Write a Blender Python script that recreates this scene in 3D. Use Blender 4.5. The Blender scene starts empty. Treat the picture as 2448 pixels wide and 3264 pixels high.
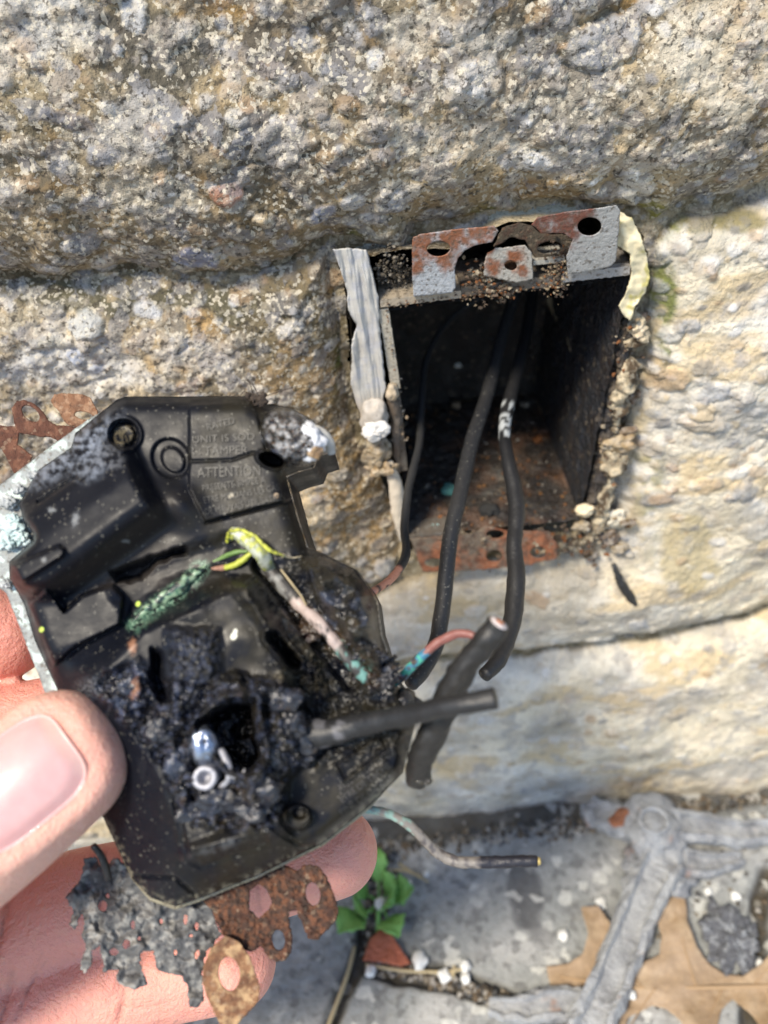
import bpy, bmesh, math, random
import numpy as np
from mathutils import Vector, Matrix, noise as mn

random.seed(7); rng = np.random.default_rng(7)
SC = bpy.context.scene
COL = SC.collection
R = math.radians

# ------------------------------------------------------------------ camera, light, exposure
PITCH, ROLL, F = 40.0, 5.5, 2735.0          # F in photo pixels
CAMZ = 263.0                                 # mm above the pavement
WALLY = 158.0                                # mm from the lens to the wall face
cp, sp = math.cos(R(PITCH)), math.sin(R(PITCH))
ct, st = math.cos(R(ROLL)), math.sin(R(ROLL))
Fw = np.array([0, cp, -sp]); R0 = np.array([1., 0, 0]); U0 = np.array([0, sp, cp])
Rt = R0 * ct - U0 * st; Up = U0 * ct + R0 * st
C0 = np.array([0, 0, CAMZ])

cam = bpy.data.cameras.new('camera'); camo = bpy.data.objects.new('camera', cam); COL.objects.link(camo)
M = Matrix(((Rt[0], Up[0], -Fw[0], 0), (Rt[1], Up[1], -Fw[1], 0), (Rt[2], Up[2], -Fw[2], CAMZ / 1000), (0, 0, 0, 1)))
camo.matrix_world = M
cam.sensor_fit = 'HORIZONTAL'; cam.sensor_width = 24.0; cam.lens = 24.0 * F / 2448.0
cam.clip_start = 0.005; cam.clip_end = 300
cam.dof.use_dof = True; cam.dof.focus_distance = 0.146; cam.dof.aperture_fstop = 14.5
SC.camera = camo
SC.render.resolution_x = 768; SC.render.resolution_y = 1024

w = bpy.data.worlds.new('World'); SC.world = w; w.use_nodes = True
nt = w.node_tree; bg = nt.nodes['Background']
sky = nt.nodes.new('ShaderNodeTexSky'); sky.sky_type = 'NISHITA'; sky.sun_disc = False
SUN_EL, SUN_AZ = 55.0, 222.0                 # azimuth clockwise from +Y
sky.sun_elevation = R(SUN_EL); sky.sun_rotation = R(SUN_AZ)
nt.links.new(sky.outputs[0], bg.inputs[0]); bg.inputs[1].default_value = 0.125; sky.ozone_density = 1.6; sky.dust_density = .6
sl = bpy.data.lights.new('sun', 'SUN'); sl.energy = 3.0; sl.angle = R(12); sl.color = (1.0, 0.90, 0.74)
so = bpy.data.objects.new('sun', sl); COL.objects.link(so)
sd = Vector((math.sin(R(SUN_AZ)) * math.cos(R(SUN_EL)), math.cos(R(SUN_AZ)) * math.cos(R(SUN_EL)), math.sin(R(SUN_EL))))
so.rotation_euler = sd.to_track_quat('Z', 'Y').to_euler(); so.location = (0.3, -0.5, 1.0)
SC.view_settings.view_transform = 'Standard'; SC.view_settings.look = 'None'
SC.view_settings.gamma = 1.0; SC.view_settings.exposure = 0.95
SC.cycles.max_bounces = 6

# ------------------------------------------------------------------ pixel helpers (photo pixels -> mm)
def ray(sx, sy):
    sx = np.asarray(sx, float); sy = np.asarray(sy, float)
    a = (sx - 1224) / F; b = (1632 - sy) / F
    return Fw + a[..., None] * Rt + b[..., None] * Up
def at(sx, sy, depth):
    return C0 + ray(sx, sy) * np.asarray(depth, float)[..., None]
def on_wall(sx, sy, out=0.0):
    r = ray(sx, sy); t = (WALLY - np.asarray(out, float)) / r[..., 1]
    return C0 + r * t[..., None]
def on_ground(sx, sy, h=0.0):
    r = ray(sx, sy); t = (np.asarray(h, float) - CAMZ) / r[..., 2]
    return C0 + r * t[..., None]
# device plane
def norm(v): v = np.asarray(v, float); return v / np.linalg.norm(v)
DN = norm(-Fw + 0.16 * Up - 0.05 * Rt)        # normal of the receptacle's back, towards the lens
DP = at(np.array(650.), np.array(2050.), np.array(121.))
def on_dev(sx, sy, h=0.0):
    r = ray(sx, sy); h = np.asarray(h, float)
    t = ((DP - C0) @ DN + h) / (r @ DN)
    return C0 + r * t[..., None]

# ------------------------------------------------------------------ noise in numpy
_perm = {}
def _grad(seed):
    if seed not in _perm:
        g = np.random.default_rng(seed).uniform(0, 2 * math.pi, (256, 256))
        _perm[seed] = (np.cos(g), np.sin(g))
    return _perm[seed]
def pn(x, y, seed=0):
    gx, gy = _grad(seed)
    xi = np.floor(x).astype(int); yi = np.floor(y).astype(int)
    xf = x - xi; yf = y - yi
    u = xf * xf * xf * (xf * (xf * 6 - 15) + 10); v = yf * yf * yf * (yf * (yf * 6 - 15) + 10)
    def g(i, j):
        a = (xi + i) & 255; b = (yi + j) & 255
        return gx[a, b] * (xf - i) + gy[a, b] * (yf - j)
    n0 = g(0, 0) * (1 - u) + g(1, 0) * u; n1 = g(0, 1) * (1 - u) + g(1, 1) * u
    return (n0 * (1 - v) + n1 * v) * 1.5
def fbm(x, y, s, octv=4, seed=0, gain=.5):
    t = 0; a = 1; tot = 0
    for o in range(octv):
        t = t + a * pn(x / s * 2 ** o + 17.3 * o, y / s * 2 ** o + 5.1 * o, seed + o); tot += a; a *= gain
    return t / tot
def ss(a, b, x):
    t = np.clip((x - a) / (b - a), 0, 1); return t * t * (3 - 2 * t)
def segd(X, Y, p, q):
    px, py = p; qx, qy = q; dx, dy = qx - px, qy - py
    t = np.clip(((X - px) * dx + (Y - py) * dy) / (dx * dx + dy * dy + 1e-9), 0, 1)
    return np.hypot(X - px - t * dx, Y - py - t * dy)
def lined(X, Y, pts):
    d = None
    for p, q in zip(pts[:-1], pts[1:]):
        e = segd(X, Y, p, q); d = e if d is None else np.minimum(d, e)
    return d
def sdf(X, Y, poly):
    d = np.full(X.shape, 1e9); ins = np.zeros(X.shape, bool); n = len(poly)
    for i in range(n):
        p, q = poly[i], poly[(i + 1) % n]
        d = np.minimum(d, segd(X, Y, p, q))
        if p[1] != q[1]:
            c = ((p[1] > Y) != (q[1] > Y)) & (X < (q[0] - p[0]) * (Y - p[1]) / (q[1] - p[1]) + p[0])
            ins ^= c
    return np.where(ins, d, -d)
def blur(a, r, n=2):
    for _ in range(n):
        for ax in (0, 1):
            p = np.pad(a, [(r + 1, r) if k == ax else (0, 0) for k in (0, 1)], 'edge'); c = np.cumsum(p, ax)
            a = (np.take(c, range(2 * r + 1, c.shape[ax]), ax) - np.take(c, range(0, c.shape[ax] - 2 * r - 1), ax)) / (2 * r + 1)
    return a
def mix(a, b, t): return a + (np.asarray(b, float) - a) * t[..., None]

# ------------------------------------------------------------------ object helpers
def tag(o, label=None, cat=None, group=None, kind=None):
    if label: o['label'] = label
    if cat: o['category'] = cat
    if group: o['group'] = group
    if kind: o['kind'] = kind
    return o
def empty(name, base):
    o = bpy.data.objects.new(name, None); COL.objects.link(o); o.location = Vector(base) / 1000; o.empty_display_size = .01
    return o
def base_of(p):
    v = Vector((0, 0, 0))
    while p is not None: v = v + p.location; p = p.parent
    return np.array(v) * 1000
def mesh(name, V, Fc, mat, parent=None, cols=None, smooth=True, base=None):
    """V in mm (world). cols: per-vertex rgb written as attribute Col."""
    V = np.asarray(V, float)
    b = base_of(parent) if parent is not None else (np.array(base, float) if base is not None else np.zeros(3))
    me = bpy.data.meshes.new(name)
    if isinstance(Fc, np.ndarray):
        me.vertices.add(len(V)); me.vertices.foreach_set('co', ((V - b) / 1000).astype(np.float32).ravel())
        nf, k = Fc.shape
        me.loops.add(nf * k); me.loops.foreach_set('vertex_index', Fc.astype(np.int32).ravel())
        me.polygons.add(nf); me.polygons.foreach_set('loop_start', np.arange(nf, dtype=np.int32) * k)
        me.update(calc_edges=True); me.validate()
    else:
        me.from_pydata([tuple(v) for v in (V - b) / 1000], [], [tuple(int(i) for i in f) for f in Fc]); me.update()
    me.polygons.foreach_set('use_smooth', np.full(len(me.polygons), smooth))
    if cols is not None:
        a = me.color_attributes.new('Col', 'FLOAT_COLOR', 'POINT')
        c = np.ones((len(V), 4), np.float32); c[:, :3] = cols; a.data.foreach_set('color', c.ravel())
    me.materials.append(mat)
    o = bpy.data.objects.new(name, me); COL.objects.link(o)
    if parent is not None: o.parent = parent
    else: o.location = Vector(b) / 1000
    return o
def catmull(P, n=6):
    P = np.asarray(P, float); Q = np.vstack([2 * P[0] - P[1], P, 2 * P[-1] - P[-2]]); out = []
    for i in range(1, len(Q) - 2):
        for k in range(n):
            t = k / n; a, b, c, d = Q[i - 1], Q[i], Q[i + 1], Q[i + 2]
            out.append(.5 * ((2 * b) + (-a + c) * t + (2 * a - 5 * b + 4 * c - d) * t * t + (-a + 3 * b - 3 * c + d) * t ** 3))
    out.append(Q[-2]); return np.array(out)
def tube_geo(P, rad, seg=18, n=8, rough=0.0, rs=2.0, seed=0, flat=None, cap=.4):
    """closed tube through P (mm) with radii; returns V, F, T (0..1 along)"""
    PR = catmull(np.column_stack([P, rad]), n); P = PR[:, :3]; rad = np.maximum(PR[:, 3], .02)
    m = len(P); T = np.gradient(P, axis=0); T /= np.linalg.norm(T, axis=1)[:, None]
    up = np.array([0, 0, 1.]) if abs(T[0][2]) < .9 else np.array([1., 0, 0])
    N = np.cross(T[0], up); N /= np.linalg.norm(N)
    V = []; TT = []; off = Vector((seed * 7.7, seed * 3.1, 0))
    L = np.concatenate([[0], np.cumsum(np.linalg.norm(np.diff(P, axis=0), axis=1))]); L /= L[-1]
    for i in range(m):
        N = N - T[i] * (N @ T[i]); N /= np.linalg.norm(N); B = np.cross(T[i], N)
        for k in range(seg):
            a = 2 * math.pi * k / seg; d = math.cos(a) * N + math.sin(a) * B
            r = rad[i]
            p = P[i] + d * r
            if rough:
                r += rough * mn.noise(Vector(p) / rs + off) + rough * .5 * mn.noise(Vector(p) / rs * 2.7 + off)
                p = P[i] + d * r
            V.append(p); TT.append(L[i])
    Fc = []
    for i in range(m - 1):
        for k in range(seg):
            Fc.append((i * seg + k, i * seg + (k + 1) % seg, (i + 1) * seg + (k + 1) % seg, (i + 1) * seg + k))
    for e, s in ((0, -1), (m - 1, 1)):
        c = len(V); V.append(P[e] + T[e] * s * rad[e] * cap); TT.append(L[e])
        for k in range(seg):
            f = (e * seg + k, e * seg + (k + 1) % seg, c); Fc.append(f if s > 0 else f[::-1])
    return np.array(V), Fc, np.array(TT)
def tube(name, P, rad, mat, parent=None, colf=None, **k):
    V, Fc, T = tube_geo(P, rad if hasattr(rad, '__len__') else [rad] * len(P), **k)
    return mesh(name, V, Fc, mat, parent, cols=None if colf is None else colf(T, V), base=P[0])
_ico = {}
def ico(n):
    if n not in _ico:
        bm = bmesh.new(); bmesh.ops.create_icosphere(bm, subdivisions=n, radius=1)
        _ico[n] = (np.array([v.co[:] for v in bm.verts]), [tuple(v.index for v in f.verts) for f in bm.faces]); bm.free()
    return _ico[n]
def blob_geo(c, rad, axes=None, amp=.2, fs=1.0, n=3, seed=0):
    v, f = ico(n); rad = np.array(rad, float) * np.ones(3)
    d = np.array([1 + amp * (mn.noise(Vector(p) * fs + Vector((seed * 3.3, seed, 0))) + .5 * mn.noise(Vector(p) * fs * 2.6 + Vector((seed * 3.3, seed, 5)))) for p in v])
    q = v * d[:, None] * rad
    if axes is not None: q = q @ np.array(axes)
    return q + np.array(c), f
def blob(name, c, rad, mat, parent=None, cols=None, **k):
    V, Fc = blob_geo(c, rad, **k)
    if cols is not None and callable(cols): cols = cols(V)
    return mesh(name, V, Fc, mat, parent, cols=cols, base=c)
def jag(poly, step=6, amp=2.0, s=14, seed=0):
    out = []; n = len(poly)
    for i in range(n):
        p, q = np.array(poly[i], float), np.array(poly[(i + 1) % n], float); L = np.linalg.norm(q - p); m = max(1, int(L / step))
        for k in range(m): out.append(p + (q - p) * k / m)
    out = np.array(out)
    a = fbm(out[:, 0] + 500, out[:, 1] + 500, s, 3, 40 + seed); b = fbm(out[:, 0] + 900, out[:, 1] + 100, s, 3, 50 + seed)
    return out + np.column_stack([a, b]) * amp * 2
def ell(cx, cy, rx, ry, rot=0, n=28):
    a = np.linspace(0, 2 * math.pi, n, endpoint=False); c, s = math.cos(R(rot)), math.sin(R(rot))
    return np.column_stack([cx + rx * np.cos(a) * c - ry * np.sin(a) * s, cy + rx * np.cos(a) * s + ry * np.sin(a) * c])
def curve_mesh(cv):
    o = bpy.data.objects.new('tmp', cv); COL.objects.link(o)
    dg = bpy.context.evaluated_depsgraph_get(); me = bpy.data.meshes.new_from_object(o.evaluated_get(dg))
    V = np.zeros(len(me.vertices) * 3, np.float32); me.vertices.foreach_get('co', V)
    Fc = [tuple(p.vertices) for p in me.polygons]
    bpy.data.objects.remove(o); bpy.data.curves.remove(cv); bpy.data.meshes.remove(me)
    return V.reshape(-1, 3).astype(float), Fc
def sheet(name, loops, mapper, th, mat, parent=None, bev=.12, warp=None, cols=None, smooth=False, base=None, step=None):
    """loops: outline + holes in photo px; mapper(px,py,out mm) -> world mm; real thickness th"""
    out = np.asarray(loops[0], float); x0, y0 = out.min(0) - 4; x1, y1 = out.max(0) + 4
    g = float(np.clip(math.sqrt((x1 - x0) * (y1 - y0)) / 150, 1.7, 5.0)) if step is None else step
    gx_ = np.arange(x0, x1 + g, g); gy_ = np.arange(y0, y1 + g, g); PX, PY = np.meshgrid(gx_, gy_)
    d = sdf(PX, PY, [tuple(p) for p in out])
    for lp in loops[1:]: d = np.minimum(d, -sdf(PX, PY, [tuple(p) for p in lp]))
    gyv, gxv = np.gradient(d, g); L = np.hypot(gxv, gyv) + 1e-6; sn = np.abs(d) < g * 1.0
    k = np.where(sn, d, 0) * .85 / np.maximum(L, .6); PX = PX - k * gxv / L; PY = PY - k * gyv / L
    okv = d > -g * 1.0
    ci = (d[:-1, :-1] + d[1:, :-1] + d[:-1, 1:] + d[1:, 1:]) / 4 > 0
    okq_ = ci & okv[:-1, :-1] & okv[1:, :-1] & okv[1:, 1:] & okv[:-1, 1:]
    ids = np.arange(PX.size).reshape(PX.shape); Q = np.stack([ids[:-1, :-1], ids[1:, :-1], ids[1:, 1:], ids[:-1, 1:]], -1)[okq_]
    u, inv = np.unique(Q, return_inverse=True); Q = inv.reshape(Q.shape); px, py = PX.ravel()[u], PY.ravel()[u]; dd_ = d.ravel()[u]
    hw = warp(px, py) if warp is not None else np.zeros(len(px))
    rnd = th / 2 * np.sqrt(np.clip(1 - (1 - np.clip(dd_ / (g * 1.6), 0, 1)) ** 2, .25, 1))
    top_ = mapper(px, py, hw + rnd); bot_ = mapper(px, py, hw - rnd); n_ = len(px)
    ed = np.concatenate([Q[:, [0, 1]], Q[:, [1, 2]], Q[:, [2, 3]], Q[:, [3, 0]]]); key = np.sort(ed, 1); ku, ki, kc = np.unique(key[:, 0] * 10000000 + key[:, 1], return_index=True, return_counts=True)
    be = ed[ki[kc == 1]]
    Fc = np.vstack([Q, Q[:, ::-1] + n_, np.column_stack([be[:, 1], be[:, 0], be[:, 0] + n_, be[:, 1] + n_])])
    W = np.vstack([top_, bot_]); cl = None
    if cols is not None: c1 = cols(px, py); cl = np.vstack([c1, c1])
    return mesh(name, W, Fc, mat, parent, cols=cl, smooth=True, base=W.mean(0) if base is None else base)

# ------------------------------------------------------------------ materials
def mk(name, col=(.5, .5, .5), attr=False, rough=.6, metal=0., mott=(), bumps=(), spec=.5, sss=0., sss_rad=(1, .35, .2), sss_scale=.002, rough_n=None, coat=0.):
    m = bpy.data.materials.new(name); m.use_nodes = True; N = m.node_tree.nodes; L = m.node_tree.links
    b = N['Principled BSDF']; tc = N.new('ShaderNodeTexCoord'); co = tc.outputs['Object']
    b.inputs['Roughness'].default_value = rough; b.inputs['Metallic'].default_value = metal
    b.inputs['Specular IOR Level'].default_value = spec; b.inputs['Coat Weight'].default_value = coat
    if sss: b.inputs['Subsurface Weight'].default_value = sss; b.inputs['Subsurface Radius'].default_value = sss_rad; b.inputs['Subsurface Scale'].default_value = sss_scale
    if attr:
        a = N.new('ShaderNodeAttribute'); a.attribute_name = 'Col'; cur = a.outputs['Color']
    else:
        a = N.new('ShaderNodeRGB'); a.outputs[0].default_value = (*col, 1); cur = a.outputs[0]
    def tex(kind, s, det=5):
        if kind == 'v' or kind == 'vc' or kind == 've':
            t = N.new('ShaderNodeTexVoronoi'); t.inputs['Scale'].default_value = s; t.inputs['Randomness'].default_value = 1
            if kind == 've': t.feature = 'DISTANCE_TO_EDGE'
            # warp
            wn = N.new('ShaderNodeTexNoise'); wn.inputs['Scale'].default_value = s * 1.3; wn.inputs['Detail'].default_value = 3; L.new(co, wn.inputs['Vector'])
            sc = N.new('ShaderNodeVectorMath'); sc.operation = 'SCALE'; sc.inputs['Scale'].default_value = .9 / s; L.new(wn.outputs['Color'], sc.inputs[0])
            ad = N.new('ShaderNodeVectorMath'); L.new(co, ad.inputs[0]); L.new(sc.outputs[0], ad.inputs[1]); L.new(ad.outputs[0], t.inputs['Vector'])
            if kind == 'vc':
                sp_ = N.new('ShaderNodeSeparateColor'); L.new(t.outputs['Color'], sp_.inputs[0]); return sp_.outputs[0]
            return t.outputs['Distance']
        t = N.new('ShaderNodeTexNoise'); t.inputs['Scale'].default_value = s; t.inputs['Detail'].default_value = det; t.inputs['Roughness'].default_value = .62
        if kind == 'r': t.inputs['Distortion'].default_value = 1.5
        L.new(co, t.inputs['Vector']); return t.outputs['Fac']
    for (kind, s, lo, hi, amt, mc, mode) in mott:
        t = tex(kind, s); mr = N.new('ShaderNodeMapRange'); mr.inputs['From Min'].default_value = lo; mr.inputs['From Max'].default_value = hi
        mr.inputs['To Max'].default_value = amt; L.new(t, mr.inputs['Value'])
        x = N.new('ShaderNodeMix'); x.data_type = 'RGBA'; x.blend_type = mode
        L.new(mr.outputs[0], x.inputs['Factor']); L.new(cur, x.inputs['A']); x.inputs['B'].default_value = (*mc, 1); cur = x.outputs['Result']
    L.new(cur, b.inputs['Base Color'])
    prev = None
    for (kind, s, strength, dist) in bumps:
        t = tex(kind, s); bp = N.new('ShaderNodeBump'); bp.inputs['Strength'].default_value = strength; bp.inputs['Distance'].default_value = dist
        L.new(t, bp.inputs['Height'])
        if prev is not None: L.new(prev, bp.inputs['Normal'])
        prev = bp.outputs['Normal']
    if prev is not None: L.new(prev, b.inputs['Normal'])
    if rough_n:
        s, lo, hi = rough_n; t = tex('n', s); mr = N.new('ShaderNodeMapRange'); mr.inputs['From Min'].default_value = .35; mr.inputs['From Max'].default_value = .65
        mr.inputs['To Min'].default_value = lo; mr.inputs['To Max'].default_value = hi; L.new(t, mr.inputs['Value']); L.new(mr.outputs[0], b.inputs['Roughness'])
    return m
X, MU = 'MIX', 'MULTIPLY'
m_stone = mk('stone', attr=True, rough=.85, mott=[
    ('n', 75, .52, .62, .35, (.36, .25, .12), X), ('n', 120, .55, .64, .4, (.12, .11, .10), X), ('vc', 260, .74, .84, .45, (.27, .27, .29), X), ('n', 330, .57, .66, .35, (.44, .39, .30), X),
    ('vc', 620, .84, .92, .35, (.50, .45, .36), X), ('n', 800, .55, .62, .8, (.05, .042, .032), X), ('vc', 1500, .78, .88, .6, (.66, .60, .48), X), ('n', 1900, .58, .66, .5, (.06, .05, .04), X)],
    bumps=[('v', 1000, .25, .0005), ('n', 1300, .6, .001), ('n', 280, .45, .002)], spec=.3)
m_stone_pale = mk('pale_stone', attr=True, rough=.9, mott=[('vc', 900, .84, .94, .3, (.36, .31, .23), X), 
    ('n', 50, .52, .64, .35, (.50, .41, .27), X), ('n', 110, .57, .67, .4, (.40, .38, .36), X), ('n', 330, .58, .68, .5, (.74, .70, .60), X), ('n', 800, .58, .68, .4, (.22, .19, .15), X)],
    bumps=[('v', 900, .3, .0005), ('n', 1100, .6, .001), ('n', 220, .6, .002)], spec=.3)
m_mortar = mk('mortar', attr=True, rough=.95, mott=[('vc', 1300, .6, .8, .5, (.5, .45, .34), X), ('n', 900, .52, .66, .6, (.06, .05, .03), X)],
    bumps=[('v', 1100, .6, .0006), ('n', 1500, .9, .0009)], spec=.2)
m_pave = mk('concrete', attr=True, rough=.9, mott=[('n', 90, .45, .7, .35, (.16, .17, .17), X), ('vc', 500, .75, .9, .5, (.09, .09, .09), X), ('vc', 330, .85, .95, .6, (.6, .6, .56), X),
    ('n', 700, .54, .7, .5, (.1, .1, .1), X)], bumps=[('n', 500, .6, .001), ('v', 900, .3, .0005)], spec=.3)
m_black = mk('black_plastic', attr=True, rough=.38, mott=[('n', 350, .55, .7, .35, (.018, .019, .023), X), ('vc', 4200, .975, .99, .5, (.2, .19, .16), X)],
    bumps=[('n', 900, .07, .0003), ('n', 4500, .10, .0001)], rough_n=(260, .32, .5), spec=.17)
m_char = mk('charred_plastic', attr=True, rough=.4, mott=[('n', 700, .5, .66, .5, (.025, .026, .032), X), ('vc', 4200, .975, .985, .5, (.22, .2, .18), X), ('n', 420, .6, .7, .35, (.09, .055, .025), X), ('n', 260, .57, .66, .5, (.07, .085, .13), X)],  # blue mottle is sky sheen put into the base colour
    bumps=[('n', 450, .3, .0010), ('n', 2400, .3, .0003)], rough_n=(200, .10, .34), spec=.5)
m_wire = mk('black_insulation', (.020, .020, .021), rough=.5, mott=[('n', 900, .58, .72, .5, (.045, .043, .04), X), ('vc', 4200, .97, .985, .7, (.2, .19, .16), X)], bumps=[('n', 1600, .3, .0003), ('n', 300, .3, .0006)])
m_wirec = mk('wire_mixed', attr=True, rough=.45, mott=[('n', 1800, .55, .68, .35, (.05, .045, .04), X)], bumps=[('n', 1800, .35, .0003)])
m_rust = mk('rusty_steel', attr=True, rough=.8, metal=0., mott=[('n', 420, .48, .62, .6, (.07, .028, .018), X), ('n', 900, .6, .7, .5, (.26, .11, .05), X), ('vc', 1900, .9, .97, .3, (.42, .32, .22), X), ('n', 2000, .58, .66, .6, (.035, .02, .015), X)],
    bumps=[('n', 1100, .9, .0007), ('n', 3000, .6, .0003)], spec=.35)
m_zinc = mk('zinc_steel', attr=True, rough=.55, metal=.25, mott=[('n', 500, .5, .66, .5, (.20, .20, .19), X), ('n', 1300, .6, .7, .6, (.12, .07, .03), X), ('vc', 2200, .86, .93, .6, (.08, .06, .04), X)],
    bumps=[('n', 1400, .6, .0004), ('n', 350, .4, .0007)], spec=.5)
m_flake = mk('flaking_zinc', attr=True, rough=.6, metal=.15, mott=[('n', 300, .55, .68, .3, (.10, .10, .105), X), ('n', 1300, .62, .7, .4, (.05, .045, .04), X)], bumps=[('n', 900, .3, .0004)], spec=.4)
m_inside = mk('dark_steel', attr=True, rough=.5, metal=.0, mott=[('n', 150, .45, .62, .5, (.03, .02, .014), X), ('vc', 1100, .92, .97, .5, (.20, .16, .11), X), ('n', 700, .6, .7, .4, (.12, .05, .02), X)],
    bumps=[('n', 600, .9, .002), ('v', 900, .5, .0008)])
m_seal = mk('old_sealant', attr=True, rough=.6, mott=[('n', 160, .5, .65, .35, (.22, .21, .19), X), ('n', 1200, .64, .72, .6, (.08, .06, .04), X)], bumps=[('n', 350, .3, .0006), ('n', 2000, .3, .0002)])
m_grit = mk('grit', attr=True, rough=.95, bumps=[('n', 3000, .8, .0003)], spec=.2)
m_skin = mk('skin', attr=True, rough=.5, sss=.35, sss_scale=.0022, mott=[('n', 90, .45, .62, .30, (.66, .27, .20), X), ('n', 420, .52, .66, .25, (.74, .42, .30), X), ('n', 1600, .6, .7, .25, (.5, .2, .15), X)],
    bumps=[('ve', 1100, .5, .0004), ('n', 420, .5, .0009), ('r', 150, .4, .0016)], spec=.42)
m_nail = mk('nail', (.72, .44, .42), rough=.28, sss=.3, sss_scale=.0015, mott=[('n', 120, .4, .65, .4, (.80, .56, .54), X)], bumps=[('n', 500, .08, .0003)], spec=.5, coat=.2)
m_text = mk('lettering_plastic', (.030, .029, .026), rough=.45, bumps=[('n', 2500, .3, .0002)])
m_leaf = mk("dry_leaf", (.30, .215, .14), rough=.65, mott=[('n', 45, .47, .6, .7, (.23, .15, .075), X), ('n', 140, .52, .64, .4, (.44, .34, .23), X), ('n', 900, .5, .7, .3, (.5, .35, .2), X)], bumps=[('v', 700, .3, .0004), ('n', 300, .3, .0006)])
m_green = mk('weed_green', (.16, .36, .08), rough=.55, mott=[('n', 300, .4, .65, .5, (.24, .46, .12), X)], bumps=[('n', 500, .4, .0008)])
m_brick = mk('terracotta', (.42, .13, .07), rough=.9, mott=[('n', 300, .5, .7, .5, (.28, .08, .05), X)], bumps=[('n', 900, .6, .0007)])
m_perl = mk('white_grain', (.75, .75, .72), rough=.9, bumps=[('n', 1500, .8, .0006)])
m_straw = mk('straw', (.42, .34, .2), rough=.8, bumps=[('n', 1500, .4, .0003)])
m_gray = mk('weathered_metal', (.32, .33, .34), rough=.6, metal=.2, mott=[('n', 110, .45, .6, .6, (.13, .135, .15), X), ('n', 260, .56, .66, .5, (.45, .45, .45), X), ('n', 600, .58, .7, .5, (.42, .42, .42), X), ('n', 130, .63, .72, .7, (.25, .10, .04), X)],
    bumps=[('n', 700, .8, .001), ('n', 180, .5, .002)])
m_copper = mk('copper', (.6, .26, .15), rough=.4, metal=.6, bumps=[('n', 1800, .3, .0003)])

# ------------------------------------------------------------------ WALL
def axis(lo, hi, step, far_lo, far_hi, g=1.22):
    a = list(np.arange(lo, hi + step * .5, step))
    s = step; v = a[-1]
    while v < far_hi: s *= g; v += s; a.append(min(v, far_hi))
    s = step; v = a[0]; pre = []
    while v > far_lo: s *= g; v -= s; pre.append(max(v, far_lo))
    return np.array(pre[::-1] + a)
def d2w(pts, s=1.4756):                      # traced outline -> wall x,z in mm
    p = np.array(pts, float) * s; q = on_wall(p[:, 0], p[:, 1], 0); return [(a[0], a[2]) for a in q]
BIG = 1.4756
xs = axis(-140, 140, .42, -1500, 1500); zs = axis(-4, 262, .42, -12, 1500)
XW, ZW = np.meshgrid(xs, zs)
wx = XW + 2.6 * fbm(XW, ZW, 14, 3, 3); wz = ZW + 2.6 * fbm(XW, ZW, 14, 3, 8)
A = d2w([(-60, 610), (0, 612), (130, 622), (260, 592), (420, 604), (560, 596), (650, 566), (708, 535), (760, 535), (800, 548), (880, 553), (890, 505), (1000, 488), (1080, 470),
         (1088, 452), (1170, 458), (1330, 446), (1410, 470), (1432, 492), (1480, 468), (1659, 420), (1730, 400)])
A = [(-1600, A[0][1] - 6)] + A + [(1600, A[-1][1]), (1600, 1700), (-1600, 1700)]
B = d2w([(-60, 632), (0, 630), (130, 640), (250, 612), (420, 620), (560, 611), (650, 585), (712, 562), (724, 640), (745, 760), (752, 860), (772, 960), (800, 1030), (845, 1110), (868, 1200), (880, 1280), (700, 1330), (0, 1460), (-60, 1470)])
B = [(-1600, B[0][1])] + B + [(-1600, B[-1][1])]
Cc = d2w([(1438, 540), (1500, 500), (1659, 455), (1730, 440), (1730, 1322), (1659, 1335), (1450, 1385), (1150, 1425), (900, 1445), (0, 1590), (-60, 1600), (-60, 1490), (0, 1480), (700, 1350), (895, 1290), (1000, 1245), (1150, 1225), (1270, 1205), (1320, 1150),
          (1345, 1020), (1375, 900), (1400, 780), (1415, 660)])
i0 = 3
Cc = Cc[:4] + [(1600, Cc[3][1]), (1600, Cc[4][1])] + Cc[4:11] + [(-1600, Cc[10][1]), (-1600, Cc[11][1])] + Cc[11:]
D_ = d2w([(-60, 1620), (0, 1610), (900, 1462), (1150, 1440), (1450, 1402), (1659, 1352), (1730, 1340)])
D_ = [(-1600, D_[0][1])] + D_ + [(1600, D_[-1][1]), (1600, -40), (-1600, -40)]
polys = [A, B, Cc, D_]
SD = [sdf(wx, wz, P) for P in polys]
lab = np.argmax(np.stack(SD), 0); sdm = np.max(np.stack(SD), 0); inside = sdm > 0
H = -5.6 + 1.6 * fbm(XW, ZW, 9, 3, 21)
pars = [(8.0, 8.0), (6.6, 5.0), (5.5, 6.5), (6.5, 7.0)]
low = fbm(XW, ZW, 42, 3, 11); mid = fbm(XW, ZW, 9, 4, 14); fin = fbm(XW, ZW, 2.2, 3, 17)
for i, (hh, ll) in enumerate(pars):
    d = np.maximum(SD[i], 0); k = 1 - np.exp(-d / ll)
    hi = -6.0 + (6.0 + hh - 5) * k + 5.5 * low * np.clip(d / 20, 0, 1) + (1.5 if i < 2 else .8) * mid * np.clip(d / 4, .25, 1) + (.75 if i < 2 else .4) * fin
    if i == 0: hi = hi + 3.0 * np.exp(-((d - 20) / 18) ** 2) - .02 * np.maximum(d - 30, 0)
    if i in (2, 3): hi = hi + 1.5
    H = np.where((lab == i) & inside, hi, H)
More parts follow.
